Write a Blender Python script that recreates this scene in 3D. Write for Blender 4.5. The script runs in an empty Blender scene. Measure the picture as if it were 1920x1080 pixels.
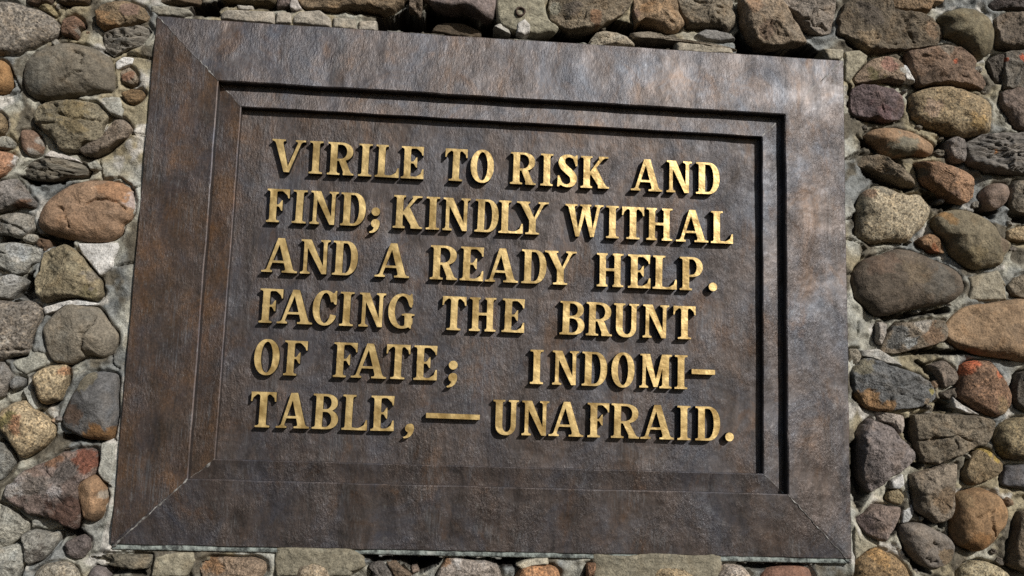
import bpy, bmesh, math, random
import numpy as np
from mathutils import Matrix, Vector

scene = bpy.context.scene
col = scene.collection

# ------------------------------------------------------------------ camera
cam = bpy.data.objects.new('camera', bpy.data.cameras.new('camera'))
col.objects.link(cam)
right, down, fwd = (.9959, -.0848, .0319), (.0428, .1299, -.9906), (.0799, .9879, .1330)
cam.matrix_world = Matrix(((right[0], -down[0], -fwd[0], -.1411),
                           (right[1], -down[1], -fwd[1], -2.0259),
                           (right[2], -down[2], -fwd[2], -.2712),
                           (0, 0, 0, 1)))
cam.data.sensor_width = 36
cam.data.lens = 1716.5 / 1920 * 36
cam.data.clip_start = .01
cam.data.clip_end = 200
scene.camera = cam

# ------------------------------------------------------------------ daylight
SUN = Vector((.66, -1.0, .69))               # from the wall towards the sun: high on the right, behind the viewer
world = bpy.data.worlds.new('World')
scene.world = world
world.use_nodes = True
wn = world.node_tree
sky = wn.nodes.new('ShaderNodeTexSky')
sky.sky_type = 'NISHITA'
sky.sun_disc = False
sky.sun_elevation = math.asin(SUN.normalized().z)
sky.sun_rotation = math.atan2(SUN.x, SUN.y)
wn.links.new(sky.outputs[0], wn.nodes['Background'].inputs[0])
wn.nodes['Background'].inputs[1].default_value = .054
sun = bpy.data.objects.new('sun', bpy.data.lights.new('sun', 'SUN'))
col.objects.link(sun)
sun.data.energy = 4.8
sun.data.angle = math.radians(.55)
sun.data.color = (1, .965, .91)
sun.rotation_euler = SUN.to_track_quat('Z', 'Y').to_euler()
sun.location = SUN * 6
scene.view_settings.view_transform = 'Standard'
scene.view_settings.look = 'None'
scene.view_settings.exposure = 0
scene.view_settings.gamma = 1
scene.view_settings.use_curve_mapping = False
scene.render.engine = 'CYCLES'
scene.cycles.use_denoising = False
scene.cycles.max_bounces = 6

# ------------------------------------------------------------------ traced layout
# fieldstones, millimetres on the wall plane: surface kind, height, facets, stone colour, label, outline, mineral/lichen spots (x, z, radius, colour), cracks
STONES = [
    ('s', 50, 1, (96, 83, 70), 'very large dark brown boulder', '820,54 829,85 858,111 895,123 927,136 967,134 1010,118 1060,99 1089,76 1093,52 1083,30 1050,11 1014,3 963,-6 916,-20 880,-24 856,-7 828,16', [(884, 99, 37, (98, 78, 64)), (1011, 45, 43, (92, 86, 78)), (962, 78, 33, (108, 92, 72))], []),
    ('r', 44, 2, (104, 91, 73), 'large dark brown pitted boulder', '797,696 805,719 820,743 851,764 922,770 932,728 966,723 1007,726 1030,716 1044,706 1059,696 1062,673 1050,655 1012,643 963,630 926,626 889,618 866,618 844,632 819,649 801,661', [(866, 648, 23, (140, 118, 88)), (1034, 682, 20, (138, 112, 86)), (871, 705, 30, (86, 76, 66))], ['960,696 970,670 988,649']),
    ('s', 50, 1, (155, 123, 87), 'very large tan boulder cut by the right edge', '1051,-33 1071,-11 1101,8 1152,17 1266,25 1260,-110 1194,-112 1147,-109 1111,-103 1076,-91 1051,-74 1041,-54', [(1209, -56, 23, (130, 104, 76))], []),
    ('s', 48, 0, (150, 116, 86), 'large smooth red brown boulder', '-1019,109 -1011,139 -988,167 -959,190 -923,202 -879,206 -843,199 -823,185 -813,159 -814,136 -824,119 -837,108 -840,88 -861,72 -888,65 -929,67 -967,72 -999,81 -1014,93', [(-815, 161, 23, (168, 148, 140)), (-857, 179, 27, (160, 114, 74))], ['-909,143 -892,152 -871,155 -852,151 -832,139', '-962,131 -948,118 -943,93']),
    ('s', 44, 0, (108, 100, 86), 'large smooth grey brown boulder', '-1083,441 -1081,461 -1061,487 -1031,503 -1000,515 -958,514 -925,503 -901,487 -889,464 -882,419 -891,407 -922,403 -972,393 -1019,383 -1051,383 -1075,400', [(-1042, 437, 40, (98, 94, 84))], ['-994,413 -982,427 -967,436 -951,442', '-968,486 -950,480 -949,453']),
    ('g', 44, 1, (150, 129, 93), 'large tan granite boulder', '979,518 1009,534 1054,543 1099,540 1147,524 1173,507 1180,482 1174,437 1144,424 1095,417 1051,430 1014,438 981,459 976,488', [(1137, 448, 20, (160, 130, 75)), (1020, 488, 23, (150, 124, 100))], []),
    ('g', 42, 1, (166, 151, 122), 'large pale granite boulder', '838,185 839,238 852,268 882,287 918,282 951,269 987,271 1012,251 1019,233 1000,197 973,167 955,153 911,153 868,148 839,160', [(859, 264, 13, (160, 128, 100)), (899, 280, 20, (132, 124, 106))], []),
    ('r', 40, 3, (122, 103, 96), 'large mottled maroon and grey stone', '-1015,-451 -1002,-432 -976,-419 -947,-406 -916,-387 -883,-380 -853,-379 -844,-391 -845,-416 -851,-434 -871,-450 -873,-472 -869,-502 -867,-526 -880,-548 -911,-536 -942,-525 -981,-517 -998,-505 -1016,-496 -1030,-482 -1026,-460', [(-860, -406, 27, (124, 66, 46)), (-892, -513, 40, (84, 54, 46)), (-997, -437, 20, (158, 146, 140)), (-1003, -467, 20, (152, 146, 142)), (-957, -460, 23, (112, 102, 96)), (-935, -405, 20, (118, 80, 54)), (-917, -471, 15, (150, 142, 140)), (-902, -434, 23, (94, 86, 84))], []),
    ('r', 44, 2, (96, 99, 102), 'slate blue stone with a rusty corner', '812,-158 830,-130 862,-122 897,-135 939,-147 982,-159 1003,-179 1016,-199 1016,-216 987,-230 951,-238 912,-244 873,-246 842,-238 825,-212 813,-185', [(854, -228, 28, (142, 104, 58)), (886, -237, 18, (142, 104, 58)), (839, -141, 20, (116, 110, 90)), (992, -220, 12, (150, 130, 105)), (1004, -196, 6, (150, 140, 70))], []),
    ('s', 48, 1, (122, 110, 84), 'dark olive brown boulder', '1026,215 1047,231 1077,239 1113,236 1146,221 1175,201 1189,177 1217,157 1198,131 1186,109 1149,100 1112,98 1087,115 1069,135 1056,163 1034,183', [(1054, 214, 17, (138, 102, 50)), (1098, 123, 30, (138, 122, 86)), (1186, 155, 13, (116, 98, 78))], []),
    ('r', 46, 2, (112, 100, 82), 'dark brown block', '961,-252 1000,-245 1071,-245 1128,-248 1158,-262 1148,-291 1133,-312 1104,-321 1079,-337 1046,-348 1011,-361 979,-355 969,-334 963,-297', [], ['963,-313 1006,-305 1055,-294 1094,-306']),
    ('t', 42, 2, (116, 111, 106), 'large grey stone with lichen flecks', '1112,404 1152,428 1208,435 1288,436 1283,336 1223,333 1167,337 1123,353 1113,378', [(1177, 382, 6, (185, 120, 45))], []),
    ('r', 44, 2, (151, 131, 107), '', '556,705 552,740 647,747 672,707 691,676 716,632 697,625 649,613 602,612 587,624 571,645 559,666', [(581, 712, 20, (162, 128, 96)), (612, 647, 17, (128, 104, 84))], []),
    ('r', 38, 2, (126, 99, 79), 'red brown slab with an orange lichen spot', '972,625 1014,637 1059,647 1104,643 1134,626 1145,608 1140,592 1162,571 1171,553 1161,541 1120,548 1071,550 1034,548 1003,539 993,557 979,586', [(1083, 602, 7, (205, 88, 28)), (1058, 634, 20, (122, 110, 95)), (1025, 549, 23, (95, 75, 60))], []),
    ('s', 42, 1, (136, 126, 109), 'large grey beige boulder', '-986,-127 -976,-108 -962,-88 -939,-71 -905,-73 -876,-78 -859,-97 -845,-115 -830,-131 -826,-153 -834,-173 -854,-186 -882,-182 -900,-191 -921,-203 -942,-202 -961,-195 -976,-171', [(-836, -151, 20, (118, 110, 96))], ['-872,-99 -876,-118 -893,-138 -895,-166 -891,-185']),
    ('g', 38, 1, (128, 120, 110), 'large pale grey speckled stone cut by the top left edge', '-1171,591 -1147,602 -1118,603 -1089,596 -1056,586 -1032,573 -1015,554 -1016,538 -1033,519 -1057,505 -1079,494 -1099,480 -1122,480 -1160,483', [], []),
    ('s', 52, 1, (146, 109, 66), 'round orange brown boulder with a split', '1046,-467 1056,-434 1081,-417 1120,-413 1155,-425 1172,-444 1180,-467 1170,-497 1152,-514 1137,-537 1108,-554 1077,-548 1053,-536 1047,-503', [(1092, -532, 20, (150, 104, 48)), (1068, -435, 20, (134, 104, 64))], ['1123,-473 1125,-492 1133,-515', '1084,-477 1105,-470 1130,-460']),
    ('r', 40, 3, (127, 112, 90), '', '88,673 96,708 292,722 270,676 241,652 205,633 178,622 141,619 120,631 98,648', [(199, 651, 17, (135, 98, 66)), (101, 676, 17, (150, 145, 125)), (144, 669, 20, (92, 82, 72))], []),
    ('r', 50, 3, (122, 111, 109), 'large angular mauve grey stone', '825,-298 840,-277 858,-263 882,-273 906,-278 923,-305 941,-318 961,-337 961,-350 936,-371 896,-398 851,-431 837,-406 831,-367 828,-327', [], []),
    ('s', 52, 2, (96, 97, 100), 'slate blue stone with an ochre base', '-926,-324 -922,-302 -913,-270 -902,-248 -889,-225 -866,-215 -825,-218 -815,-229 -815,-264 -812,-305 -817,-353 -840,-361 -877,-358 -905,-346 -921,-339', [(-846, -349, 25, (140, 98, 48)), (-817, -339, 15, (140, 98, 48)), (-901, -307, 20, (96, 76, 66)), (-881, -235, 20, (120, 112, 92))], []),
    ('r', 42, 2, (126, 116, 92), 'large angular khaki stone', '-1050,344 -1043,362 -1009,377 -959,384 -920,379 -900,365 -891,352 -901,336 -904,319 -896,302 -906,293 -937,282 -952,269 -970,264 -990,270 -1004,293 -1028,308 -1045,324', [(-962, 351, 37, (136, 120, 82))], ['-987,346 -964,334 -936,339 -911,337']),
    ('r', 46, 2, (136, 123, 93), 'olive tan triangular stone', '-999,35 -981,50 -957,59 -937,51 -913,26 -892,1 -873,-24 -869,-50 -880,-64 -912,-58 -948,-62 -991,-71 -1006,-56 -1011,-24 -1002,2', [(-897, -47, 23, (108, 98, 64)), (-890, -15, 20, (122, 114, 100))], []),
    ('g', 44, 1, (126, 92, 67), 'red brown stone with an orange lichen rim', '1068,-194 1075,-163 1087,-131 1112,-120 1145,-119 1162,-139 1186,-166 1203,-196 1198,-223 1179,-244 1158,-250 1126,-239 1091,-220 1070,-207', [(1090, -132, 18, (190, 92, 34)), (1108, -127, 9, (205, 90, 25)), (1159, -150, 11, (175, 88, 38)), (1169, -228, 20, (130, 105, 70))], []),
    ('s', 46, 0, (116, 106, 79), 'smooth olive boulder', '1054,721 1083,739 1121,747 1159,736 1185,715 1193,693 1190,658 1181,635 1158,622 1136,628 1114,650 1088,667 1069,677 1064,699', [], []),
    ('r', 40, 3, (130, 117, 97), '', '397,730 525,739 536,698 540,666 522,642 497,649 459,649 422,647 413,667 403,689', [], ['442,710 482,700 507,695']),
    ('r', 46, 3, (130, 116, 99), 'angular grey tan stone', '952,-387 975,-377 1025,-362 1064,-358 1059,-384 1048,-411 1048,-451 1042,-481 1007,-493 979,-479 958,-466 956,-433 953,-410', [(963, -438, 23, (100, 88, 72)), (1015, -440, 23, (136, 112, 84))], []),
    ('g', 40, 1, (120, 112, 103), 'large grey stone at the left edge with a dark cracked base', '-1096,-74 -1047,-72 -1017,-68 -997,-76 -988,-92 -994,-115 -1004,-138 -1010,-166 -1010,-181 -1041,-190 -1083,-198', [(-1058, -160, 13, (165, 160, 152))], ['-1059,-179 -1042,-175 -1002,-175']),
    ('r', 44, 1, (131, 109, 80), 'large brown slab on the top edge above the pale mortar blocks', '-497,667 -246,685 -249,661 -269,641 -291,631 -328,633 -370,634 -411,627 -440,632 -473,633 -487,644', [], []),
    ('r', 38, 3, (141, 129, 117), '', '652,749 789,759 791,703 781,664 759,656 730,660 699,681 677,711', [], ['674,708 699,684 740,674 768,669']),
    ('r', 34, 2, (102, 84, 88), 'purple block', '827,488 832,525 852,537 885,534 933,527 955,507 958,477 950,455 920,447 883,449 843,452 831,466', [(896, 469, 23, (112, 82, 86))], []),
    ('r', 34, 1, (118, 103, 88), '', '1200,730 1224,743 1297,749 1304,734 1300,653 1239,649 1205,654 1201,696', [], []),
    ('r', 36, 2, (124, 110, 92), 'mottled grey and tan stone', '893,-97 904,-66 930,-40 966,-35 1009,-27 1045,-29 1053,-49 1046,-74 1007,-91 964,-101 917,-112 900,-107', [(928, -73, 23, (108, 108, 106)), (953, -85, 17, (160, 162, 160)), (1007, -63, 27, (134, 104, 76)), (983, -40, 17, (160, 152, 140))], []),
    ('s', 44, 2, (119, 109, 100), 'grey oval stone', '923,-509 934,-496 972,-494 1007,-508 1034,-520 1049,-543 1043,-575 1022,-589 990,-594 959,-580 939,-558 926,-532', [(1022, -570, 17, (130, 108, 80))], ['986,-532 996,-541 1002,-549', '971,-567 984,-577 998,-578']),
    ('r', 42, 2, (156, 127, 93), '', '291,687 300,722 393,729 403,682 415,654 403,639 372,632 341,649 313,656 297,646', [(331, 682, 20, (170, 132, 88)), (297, 670, 14, (120, 92, 74))], []),
    ('g', 46, 2, (170, 149, 112), 'large tan granite stone', '-1060,-315 -1052,-306 -1030,-287 -1010,-281 -993,-295 -971,-310 -949,-328 -942,-344 -945,-358 -958,-377 -975,-390 -998,-403 -1010,-394 -1028,-370 -1048,-349 -1055,-337', [(-1025, -320, 17, (128, 118, 66)), (-1008, -335, 17, (165, 118, 80))], []),
    ('r', 46, 2, (160, 119, 84), 'orange brick like stone', '985,348 1025,351 1069,340 1102,329 1124,314 1124,271 1111,256 1081,258 1052,271 1027,284 1005,297 995,322', [(985, 320, 13, (112, 102, 84)), (1071, 267, 17, (140, 105, 82))], []),
    ('g', 36, 0, (142, 113, 71), '', '816,-582 837,-564 865,-550 892,-559 916,-572 937,-594 946,-616 935,-633 819,-635', [(868, -567, 17, (165, 125, 65))], []),
    ('s', 36, 1, (150, 116, 81), 'orange lens shaped stone with a grey belly', '862,412 886,427 931,431 975,424 1008,410 1029,395 1033,382 1021,368 984,368 947,362 907,368 893,381 867,398', [(936, 380, 25, (116, 108, 88)), (966, 378, 20, (116, 108, 88))], []),
    ('g', 42, 0, (131, 116, 83), '', '1156,-305 1164,-274 1187,-256 1216,-249 1256,-251 1251,-343 1187,-344 1166,-328', [(1148, -288, 7, (165, 138, 48)), (1221, -275, 8, (150, 90, 50))], []),
    ('r', 32, 3, (116, 109, 99), 'grey stone with orange lichen', '1216,640 1243,646 1301,653 1296,558 1216,549 1212,590', [(1252, 621, 9, (215, 85, 25)), (1215, 618, 5, (195, 85, 35)), (1260, 611, 5, (215, 85, 25))], []),
    ('r', 30, 3, (118, 100, 90), '', '1207,538 1240,551 1297,558 1292,449 1243,450 1222,486 1208,512', [], []),
    ('r', 40, 1, (111, 96, 76), '', '1186,-530 1199,-491 1214,-464 1247,-460 1240,-598 1201,-596 1177,-583', [], []),
    ('r', 34, 1, (156, 131, 106), '', '-617,-605 -601,-598 -570,-597 -530,-598 -503,-596 -481,-605 -477,-616 -482,-630 -500,-651 -605,-653 -621,-622', [(-587, -601, 23, (165, 120, 75))], []),
    ('r', 34, 2, (151, 139, 129), '', '-120,-628 -109,-604 -100,-591 -79,-589 -49,-593 -13,-594 11,-602 21,-620 19,-643 -119,-645', [(-100, -599, 16, (130, 95, 65)), (-77, -596, 13, (185, 178, 172))], []),
    ('s', 40, 1, (126, 111, 109), 'smooth mauve slab on the top edge', '-200,687 -41,698 -38,645 -52,634 -73,639 -107,653 -142,651 -166,656 -188,667', [], []),
    ('r', 34, 1, (148, 120, 86), '', '924,776 1069,786 1068,761 1041,753 1029,730 987,725 942,731 926,745', [], []),
    ('r', 26, 2, (142, 119, 96), '', '837,551 862,584 885,602 915,612 945,606 963,587 970,568 962,549 917,548 872,542 843,540', [(920, 591, 17, (148, 105, 88)), (882, 555, 17, (130, 115, 70)), (957, 575, 10, (185, 182, 172))], []),
    ('r', 34, 1, (130, 108, 78), 'tan and orange stone above the layered stone', '-941,593 -929,609 -898,619 -862,620 -831,608 -817,589 -822,575 -854,567 -899,555 -921,552 -937,563', [(-918, 576, 27, (150, 112, 66)), (-865, 597, 20, (128, 100, 84))], []),
    ('r', 40, 3, (136, 116, 106), '', '817,-486 841,-472 863,-455 901,-458 929,-461 925,-480 903,-510 882,-537 861,-530 837,-518', [(830, -506, 23, (90, 74, 74))], []),
    ('g', 50, 1, (146, 126, 92), '', '319,-619 338,-598 372,-596 405,-597 436,-606 452,-620 453,-643 319,-645', [], []),
    ('r', 30, 2, (138, 138, 131), '', '-1111,51 -1062,58 -1031,54 -1003,39 -1003,23 -1026,10 -1037,-8 -1055,-14 -1074,-6 -1105,-1', [(-1049, 38, 20, (155, 157, 155))], []),
    ('t', 38, 2, (106, 100, 88), 'dark layered slab', '-1070,220 -1053,238 -1023,248 -985,248 -940,240 -923,228 -927,214 -965,206 -996,197 -1034,197 -1059,206', [], []),
    ('t', 30, 2, (126, 120, 110), 'grey layered stone beside the plaque corner', '-918,546 -890,555 -854,563 -819,569 -806,552 -813,534 -831,519 -863,511 -894,493 -914,506 -920,530', [], []),
    ('g', 34, 0, (166, 151, 116), '', '1062,-602 1080,-585 1116,-576 1151,-584 1178,-603 1180,-629 1061,-631', [], []),
    ('r', 32, 1, (141, 119, 83), '', '1077,-384 1089,-357 1108,-333 1130,-321 1147,-332 1171,-355 1171,-372 1145,-389 1119,-400 1094,-409 1080,-401', [(1139, -328, 11, (178, 146, 44)), (1156, -343, 9, (178, 146, 44)), (1127, -320, 7, (170, 140, 50))], []),
    ('r', 30, 1, (121, 111, 96), '', '1217,295 1233,318 1286,325 1282,241 1237,242 1216,259', [], []),
    ('s', 34, 1, (132, 88, 68), '', '597,-616 611,-601 645,-593 686,-592 710,-598 717,-614 713,-636 597,-638', [], []),
    ('r', 34, 2, (126, 120, 116), 'grey stone at the left edge with a rusty underside', '-1123,178 -1093,193 -1072,200 -1055,181 -1040,162 -1026,146 -1028,136 -1063,136 -1087,128 -1117,125', [(-1047, 134, 17, (110, 75, 50))], []),
    ('g', 38, 2, (166, 146, 110), 'tan granite stone', '-996,-238 -987,-218 -964,-206 -930,-203 -926,-217 -925,-242 -936,-271 -938,-280 -962,-289 -976,-285 -986,-260', [(-930, -215, 10, (165, 120, 80)), (-950, -290, 17, (110, 95, 70))], []),
    ('s', 46, 1, (160, 121, 82), 'orange stone against the plaque frame', '-881,-456 -865,-438 -844,-434 -827,-452 -817,-476 -819,-495 -824,-519 -844,-532 -863,-523 -872,-496 -878,-478', [(-819, -471, 10, (180, 165, 145)), (-838, -523, 17, (110, 82, 54))], []),
    ('r', 32, 2, (156, 153, 140), 'pale grey stone at the left edge', '-1051,-498 -1023,-503 -1004,-515 -978,-535 -979,-553 -1001,-575 -1015,-586 -1042,-585', [], []),
    ('r', 40, 1, (132, 116, 94), 'long tilted tan stone', '845,338 858,358 888,364 920,344 953,324 978,300 977,289 952,291 919,304 887,320 858,331', [], []),
    ('r', 34, 2, (86, 79, 71), '', '1215,-164 1227,-143 1263,-139 1259,-239 1219,-230 1209,-206', [], []),
    ('r', 34, 2, (161, 160, 150), 'pale grey stone in the bottom left corner', '-1040,-594 -1009,-581 -988,-581 -979,-598 -978,-622 -985,-643 -995,-658 -1033,-659', [], []),
    ('r', 28, 2, (76, 67, 68), '', '1188,765 1212,786 1309,797 1307,758 1241,754 1203,753', [], []),
    ('s', 30, 2, (93, 93, 99), 'slate grey block', '1172,-392 1182,-363 1200,-359 1254,-360 1252,-412 1202,-411 1173,-405', [], []),
    ('r', 30, 3, (136, 131, 121), '', '-1116,106 -1081,121 -1053,124 -1034,117 -1026,91 -1036,77 -1053,66 -1076,72 -1113,77', [], ['-1091,98 -1073,96 -1056,87 -1040,78']),
    ('r', 34, 2, (128, 112, 96), 'tan chunk tucked against the khaki stone', '-855,345 -835,324 -845,303 -866,292 -890,273 -911,259 -936,259 -947,272 -932,281 -906,295 -892,311 -879,332 -867,344', [], []),
    ('r', 28, 3, (140, 138, 130), '', '-988,-560 -966,-550 -932,-556 -914,-552 -912,-567 -920,-586 -928,-598 -939,-610 -965,-621 -977,-614 -982,-590', [(-947, -599, 20, (88, 84, 80))], []),
    ('g', 34, 0, (150, 142, 126), '', '-954,-637 -940,-622 -914,-614 -889,-616 -870,-629 -863,-644 -864,-662 -947,-663', [], []),
    ('r', 30, 2, (116, 109, 92), 'flat olive grey stone under the lower left corner of the plaque', '-858,-605 -848,-597 -809,-594 -755,-594 -718,-595 -717,-605 -721,-624 -744,-627 -784,-622 -815,-616 -842,-612', [], []),
    ('g', 50, 0, (150, 133, 108), '', '-419,-622 -411,-609 -387,-602 -360,-605 -343,-618 -337,-634 -352,-652 -416,-653', [], []),
    ('s', 34, 1, (132, 110, 96), 'round pink grey stone', '1146,273 1160,299 1183,310 1209,307 1216,291 1207,262 1184,244 1158,248', [], []),
    ('g', 50, 1, (166, 152, 138), '', '493,-613 513,-592 533,-590 561,-599 574,-615 571,-637 490,-639', [], []),
    ('r', 28, 1, (126, 113, 93), '', '1208,61 1227,84 1276,96 1273,32 1218,37', [], []),
    ('g', 50, 1, (160, 111, 66), '', '53,-618 65,-603 95,-599 132,-602 147,-613 145,-637 54,-638', [], []),
    ('r', 26, 2, (172, 157, 132), 'pale stone resting on the top edge of the plaque', '184,593 202,620 226,628 257,624 282,613 296,599 296,593 233,590 187,590', [], []),
    ('r', 30, 2, (122, 121, 116), '', '-1103,-24 -1061,-12 -1036,-18 -1029,-27 -1048,-50 -1059,-67 -1098,-70', [(-1061, -24, 13, (165, 165, 162))], []),
    ('r', 36, 1, (116, 99, 67), '', '-673,653 -542,662 -545,641 -579,633 -628,634 -661,634', [], []),
    ('r', 24, 1, (131, 116, 103), '', '1005,-134 1038,-122 1066,-142 1075,-162 1065,-176 1040,-188 1026,-171 1016,-151', [], []),
    ('s', 28, 0, (162, 116, 58), 'orange stone at the left edge', '-1153,460 -1135,468 -1118,458 -1108,435 -1107,414 -1115,399 -1127,393 -1147,398', [], []),
    ('r', 30, 2, (116, 118, 115), '', '-1064,-373 -1040,-375 -1023,-390 -1015,-411 -1025,-430 -1041,-449 -1056,-449', [], []),
    ('r', 24, 2, (121, 113, 109), '', '1063,407 1085,420 1111,414 1114,388 1109,358 1091,357 1072,367 1064,385', [], []),
    ('r', 22, 1, (165, 141, 102), '', '1212,194 1238,206 1283,209 1282,176 1237,167 1211,173', [], []),
    ('r', 30, 2, (132, 126, 119), '', '-1081,-204 -1060,-203 -1046,-221 -1039,-230 -1043,-249 -1051,-265 -1058,-278 -1074,-279', [], []),
    ('r', 28, 1, (162, 114, 80), 'orange stone with a white corner', '-1129,260 -1095,257 -1080,249 -1084,230 -1099,206 -1122,190', [(-1081, 244, 12, (190, 185, 180))], []),
    ('r', 26, 2, (104, 98, 94), '', '-266,-611 -255,-602 -234,-599 -218,-616 -209,-630 -214,-653 -255,-654 -256,-625', [], []),
    ('s', 26, 0, (125, 94, 74), 'round reddish stone with a pale rim', '-1075,304 -1060,312 -1040,306 -1027,284 -1027,263 -1041,251 -1060,255 -1072,274', [(-1040, 253, 13, (160, 155, 148)), (-1026, 284, 10, (150, 145, 138))], []),
    ('r', 34, 1, (106, 86, 62), '', '-809,643 -712,650 -714,630 -756,621 -783,622 -805,629', [], []),
    ('r', 18, 1, (150, 110, 70), 'small orange stone', '987,162 1013,178 1034,172 1052,148 1052,133 1026,134 993,148', [(1029, 138, 12, (165, 95, 40))], []),
    ('r', 22, 2, (96, 86, 86), '', '-901,-577 -881,-564 -864,-558 -851,-566 -848,-588 -859,-606 -877,-609 -893,-598', [], []),
    ('r', 18, 2, (78, 71, 65), '', '1179,621 1201,636 1214,635 1213,563 1198,565 1184,595', [], []),
    ('r', 30, 1, (95, 75, 50), '', '-1028,635 -959,640 -963,615 -998,604 -1022,609', [], []),
    ('r', 28, 1, (165, 150, 138), '', '873,-246 909,-248 937,-254 938,-274 927,-298 908,-275 880,-266', [], []),
    ('r', 26, 2, (122, 88, 66), 'small reddish stone', '-1008,574 -987,582 -968,571 -965,559 -974,553 -979,530 -992,533 -1010,535 -1010,556', [(-966, 541, 15, (170, 162, 150))], []),
    ('r', 30, 1, (80, 60, 45), '', '-1098,630 -1041,634 -1041,609 -1071,597 -1093,604', [], []),
    ('s', 28, 0, (112, 103, 103), '', '-845,-635 -833,-620 -815,-623 -802,-635 -799,-662 -844,-662', [], []),
    ('r', 22, 1, (122, 100, 78), '', '-231,-599 -208,-598 -189,-613 -170,-627 -179,-638 -202,-642 -218,-619', [], []),
    ('r', 18, 1, (140, 125, 106), 'small pale stone', '-876,458 -858,470 -841,457 -833,444 -835,430 -851,424 -868,431', [(-857, 443, 13, (140, 100, 75))], []),
    ('r', 24, 1, (128, 98, 58), 'small ochre brown stone', '-869,404 -849,416 -824,417 -814,406 -825,391 -840,382 -856,386', [], []),
    ('r', 24, 0, (132, 110, 76), '', '-1139,345 -1124,347 -1113,336 -1108,313 -1112,299 -1134,291', [], []),
    ('r', 26, 1, (142, 122, 102), '', '-239,684 -208,686 -207,655 -210,636 -222,644 -238,652', [], []),
    ('r', 20, 1, (160, 156, 142), '', '-1134,287 -1100,294 -1086,281 -1091,267 -1131,262', [], []),
    ('s', 20, 1, (162, 127, 88), '', '-700,-606 -677,-601 -661,-617 -663,-636 -684,-639 -700,-624', [], []),
    ('g', 14, 0, (160, 140, 100), '', '901,-426 922,-419 937,-435 931,-455 910,-452 897,-443', [], []),
    ('r', 24, 1, (112, 97, 94), '', '-541,632 -537,665 -515,667 -507,641 -521,632 -538,628', [], []),
    ('r', 16, 1, (152, 142, 124), '', '813,-103 833,-102 841,-122 832,-140 814,-147', [], []),
    ('r', 16, 1, (166, 156, 146), '', '884,-38 906,-41 903,-65 892,-91 883,-80', [], []),
    ('r', 14, 1, (92, 72, 52), '', '-442,-612 -427,-600 -389,-596 -384,-603 -413,-609 -423,-625 -436,-630', [], []),
    ('r', 14, 1, (100, 88, 75), '', '1035,-201 1071,-183 1076,-200 1059,-212 1042,-210', [], []),
    ('r', 12, 1, (95, 70, 50), '', '-1022,56 -1014,70 -992,67 -988,51 -1001,41', [], []),
    ('r', 18, 1, (140, 125, 85), 'small olive pebble', '-1070,597 -1045,605 -1030,595 -1024,583 -1029,577 -1046,585', [], []),
    ('r', 20, 1, (112, 114, 114), '', '-1046,-246 -1032,-230 -1016,-236 -1018,-252 -1035,-262', [], []),
    ('r', 50, 0, (150, 105, 70), '', '206,-596 224,-591 226,-605 219,-624 206,-624', [], []),
    ('s', 20, 0, (156, 150, 136), 'small pale pebble', '-1051,67 -1038,78 -1021,77 -1017,67 -1026,57 -1042,58', [], []),
    ('r', 16, 0, (130, 110, 96), '', '-174,-610 -162,-608 -156,-621 -171,-626', [], []),
]
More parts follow.
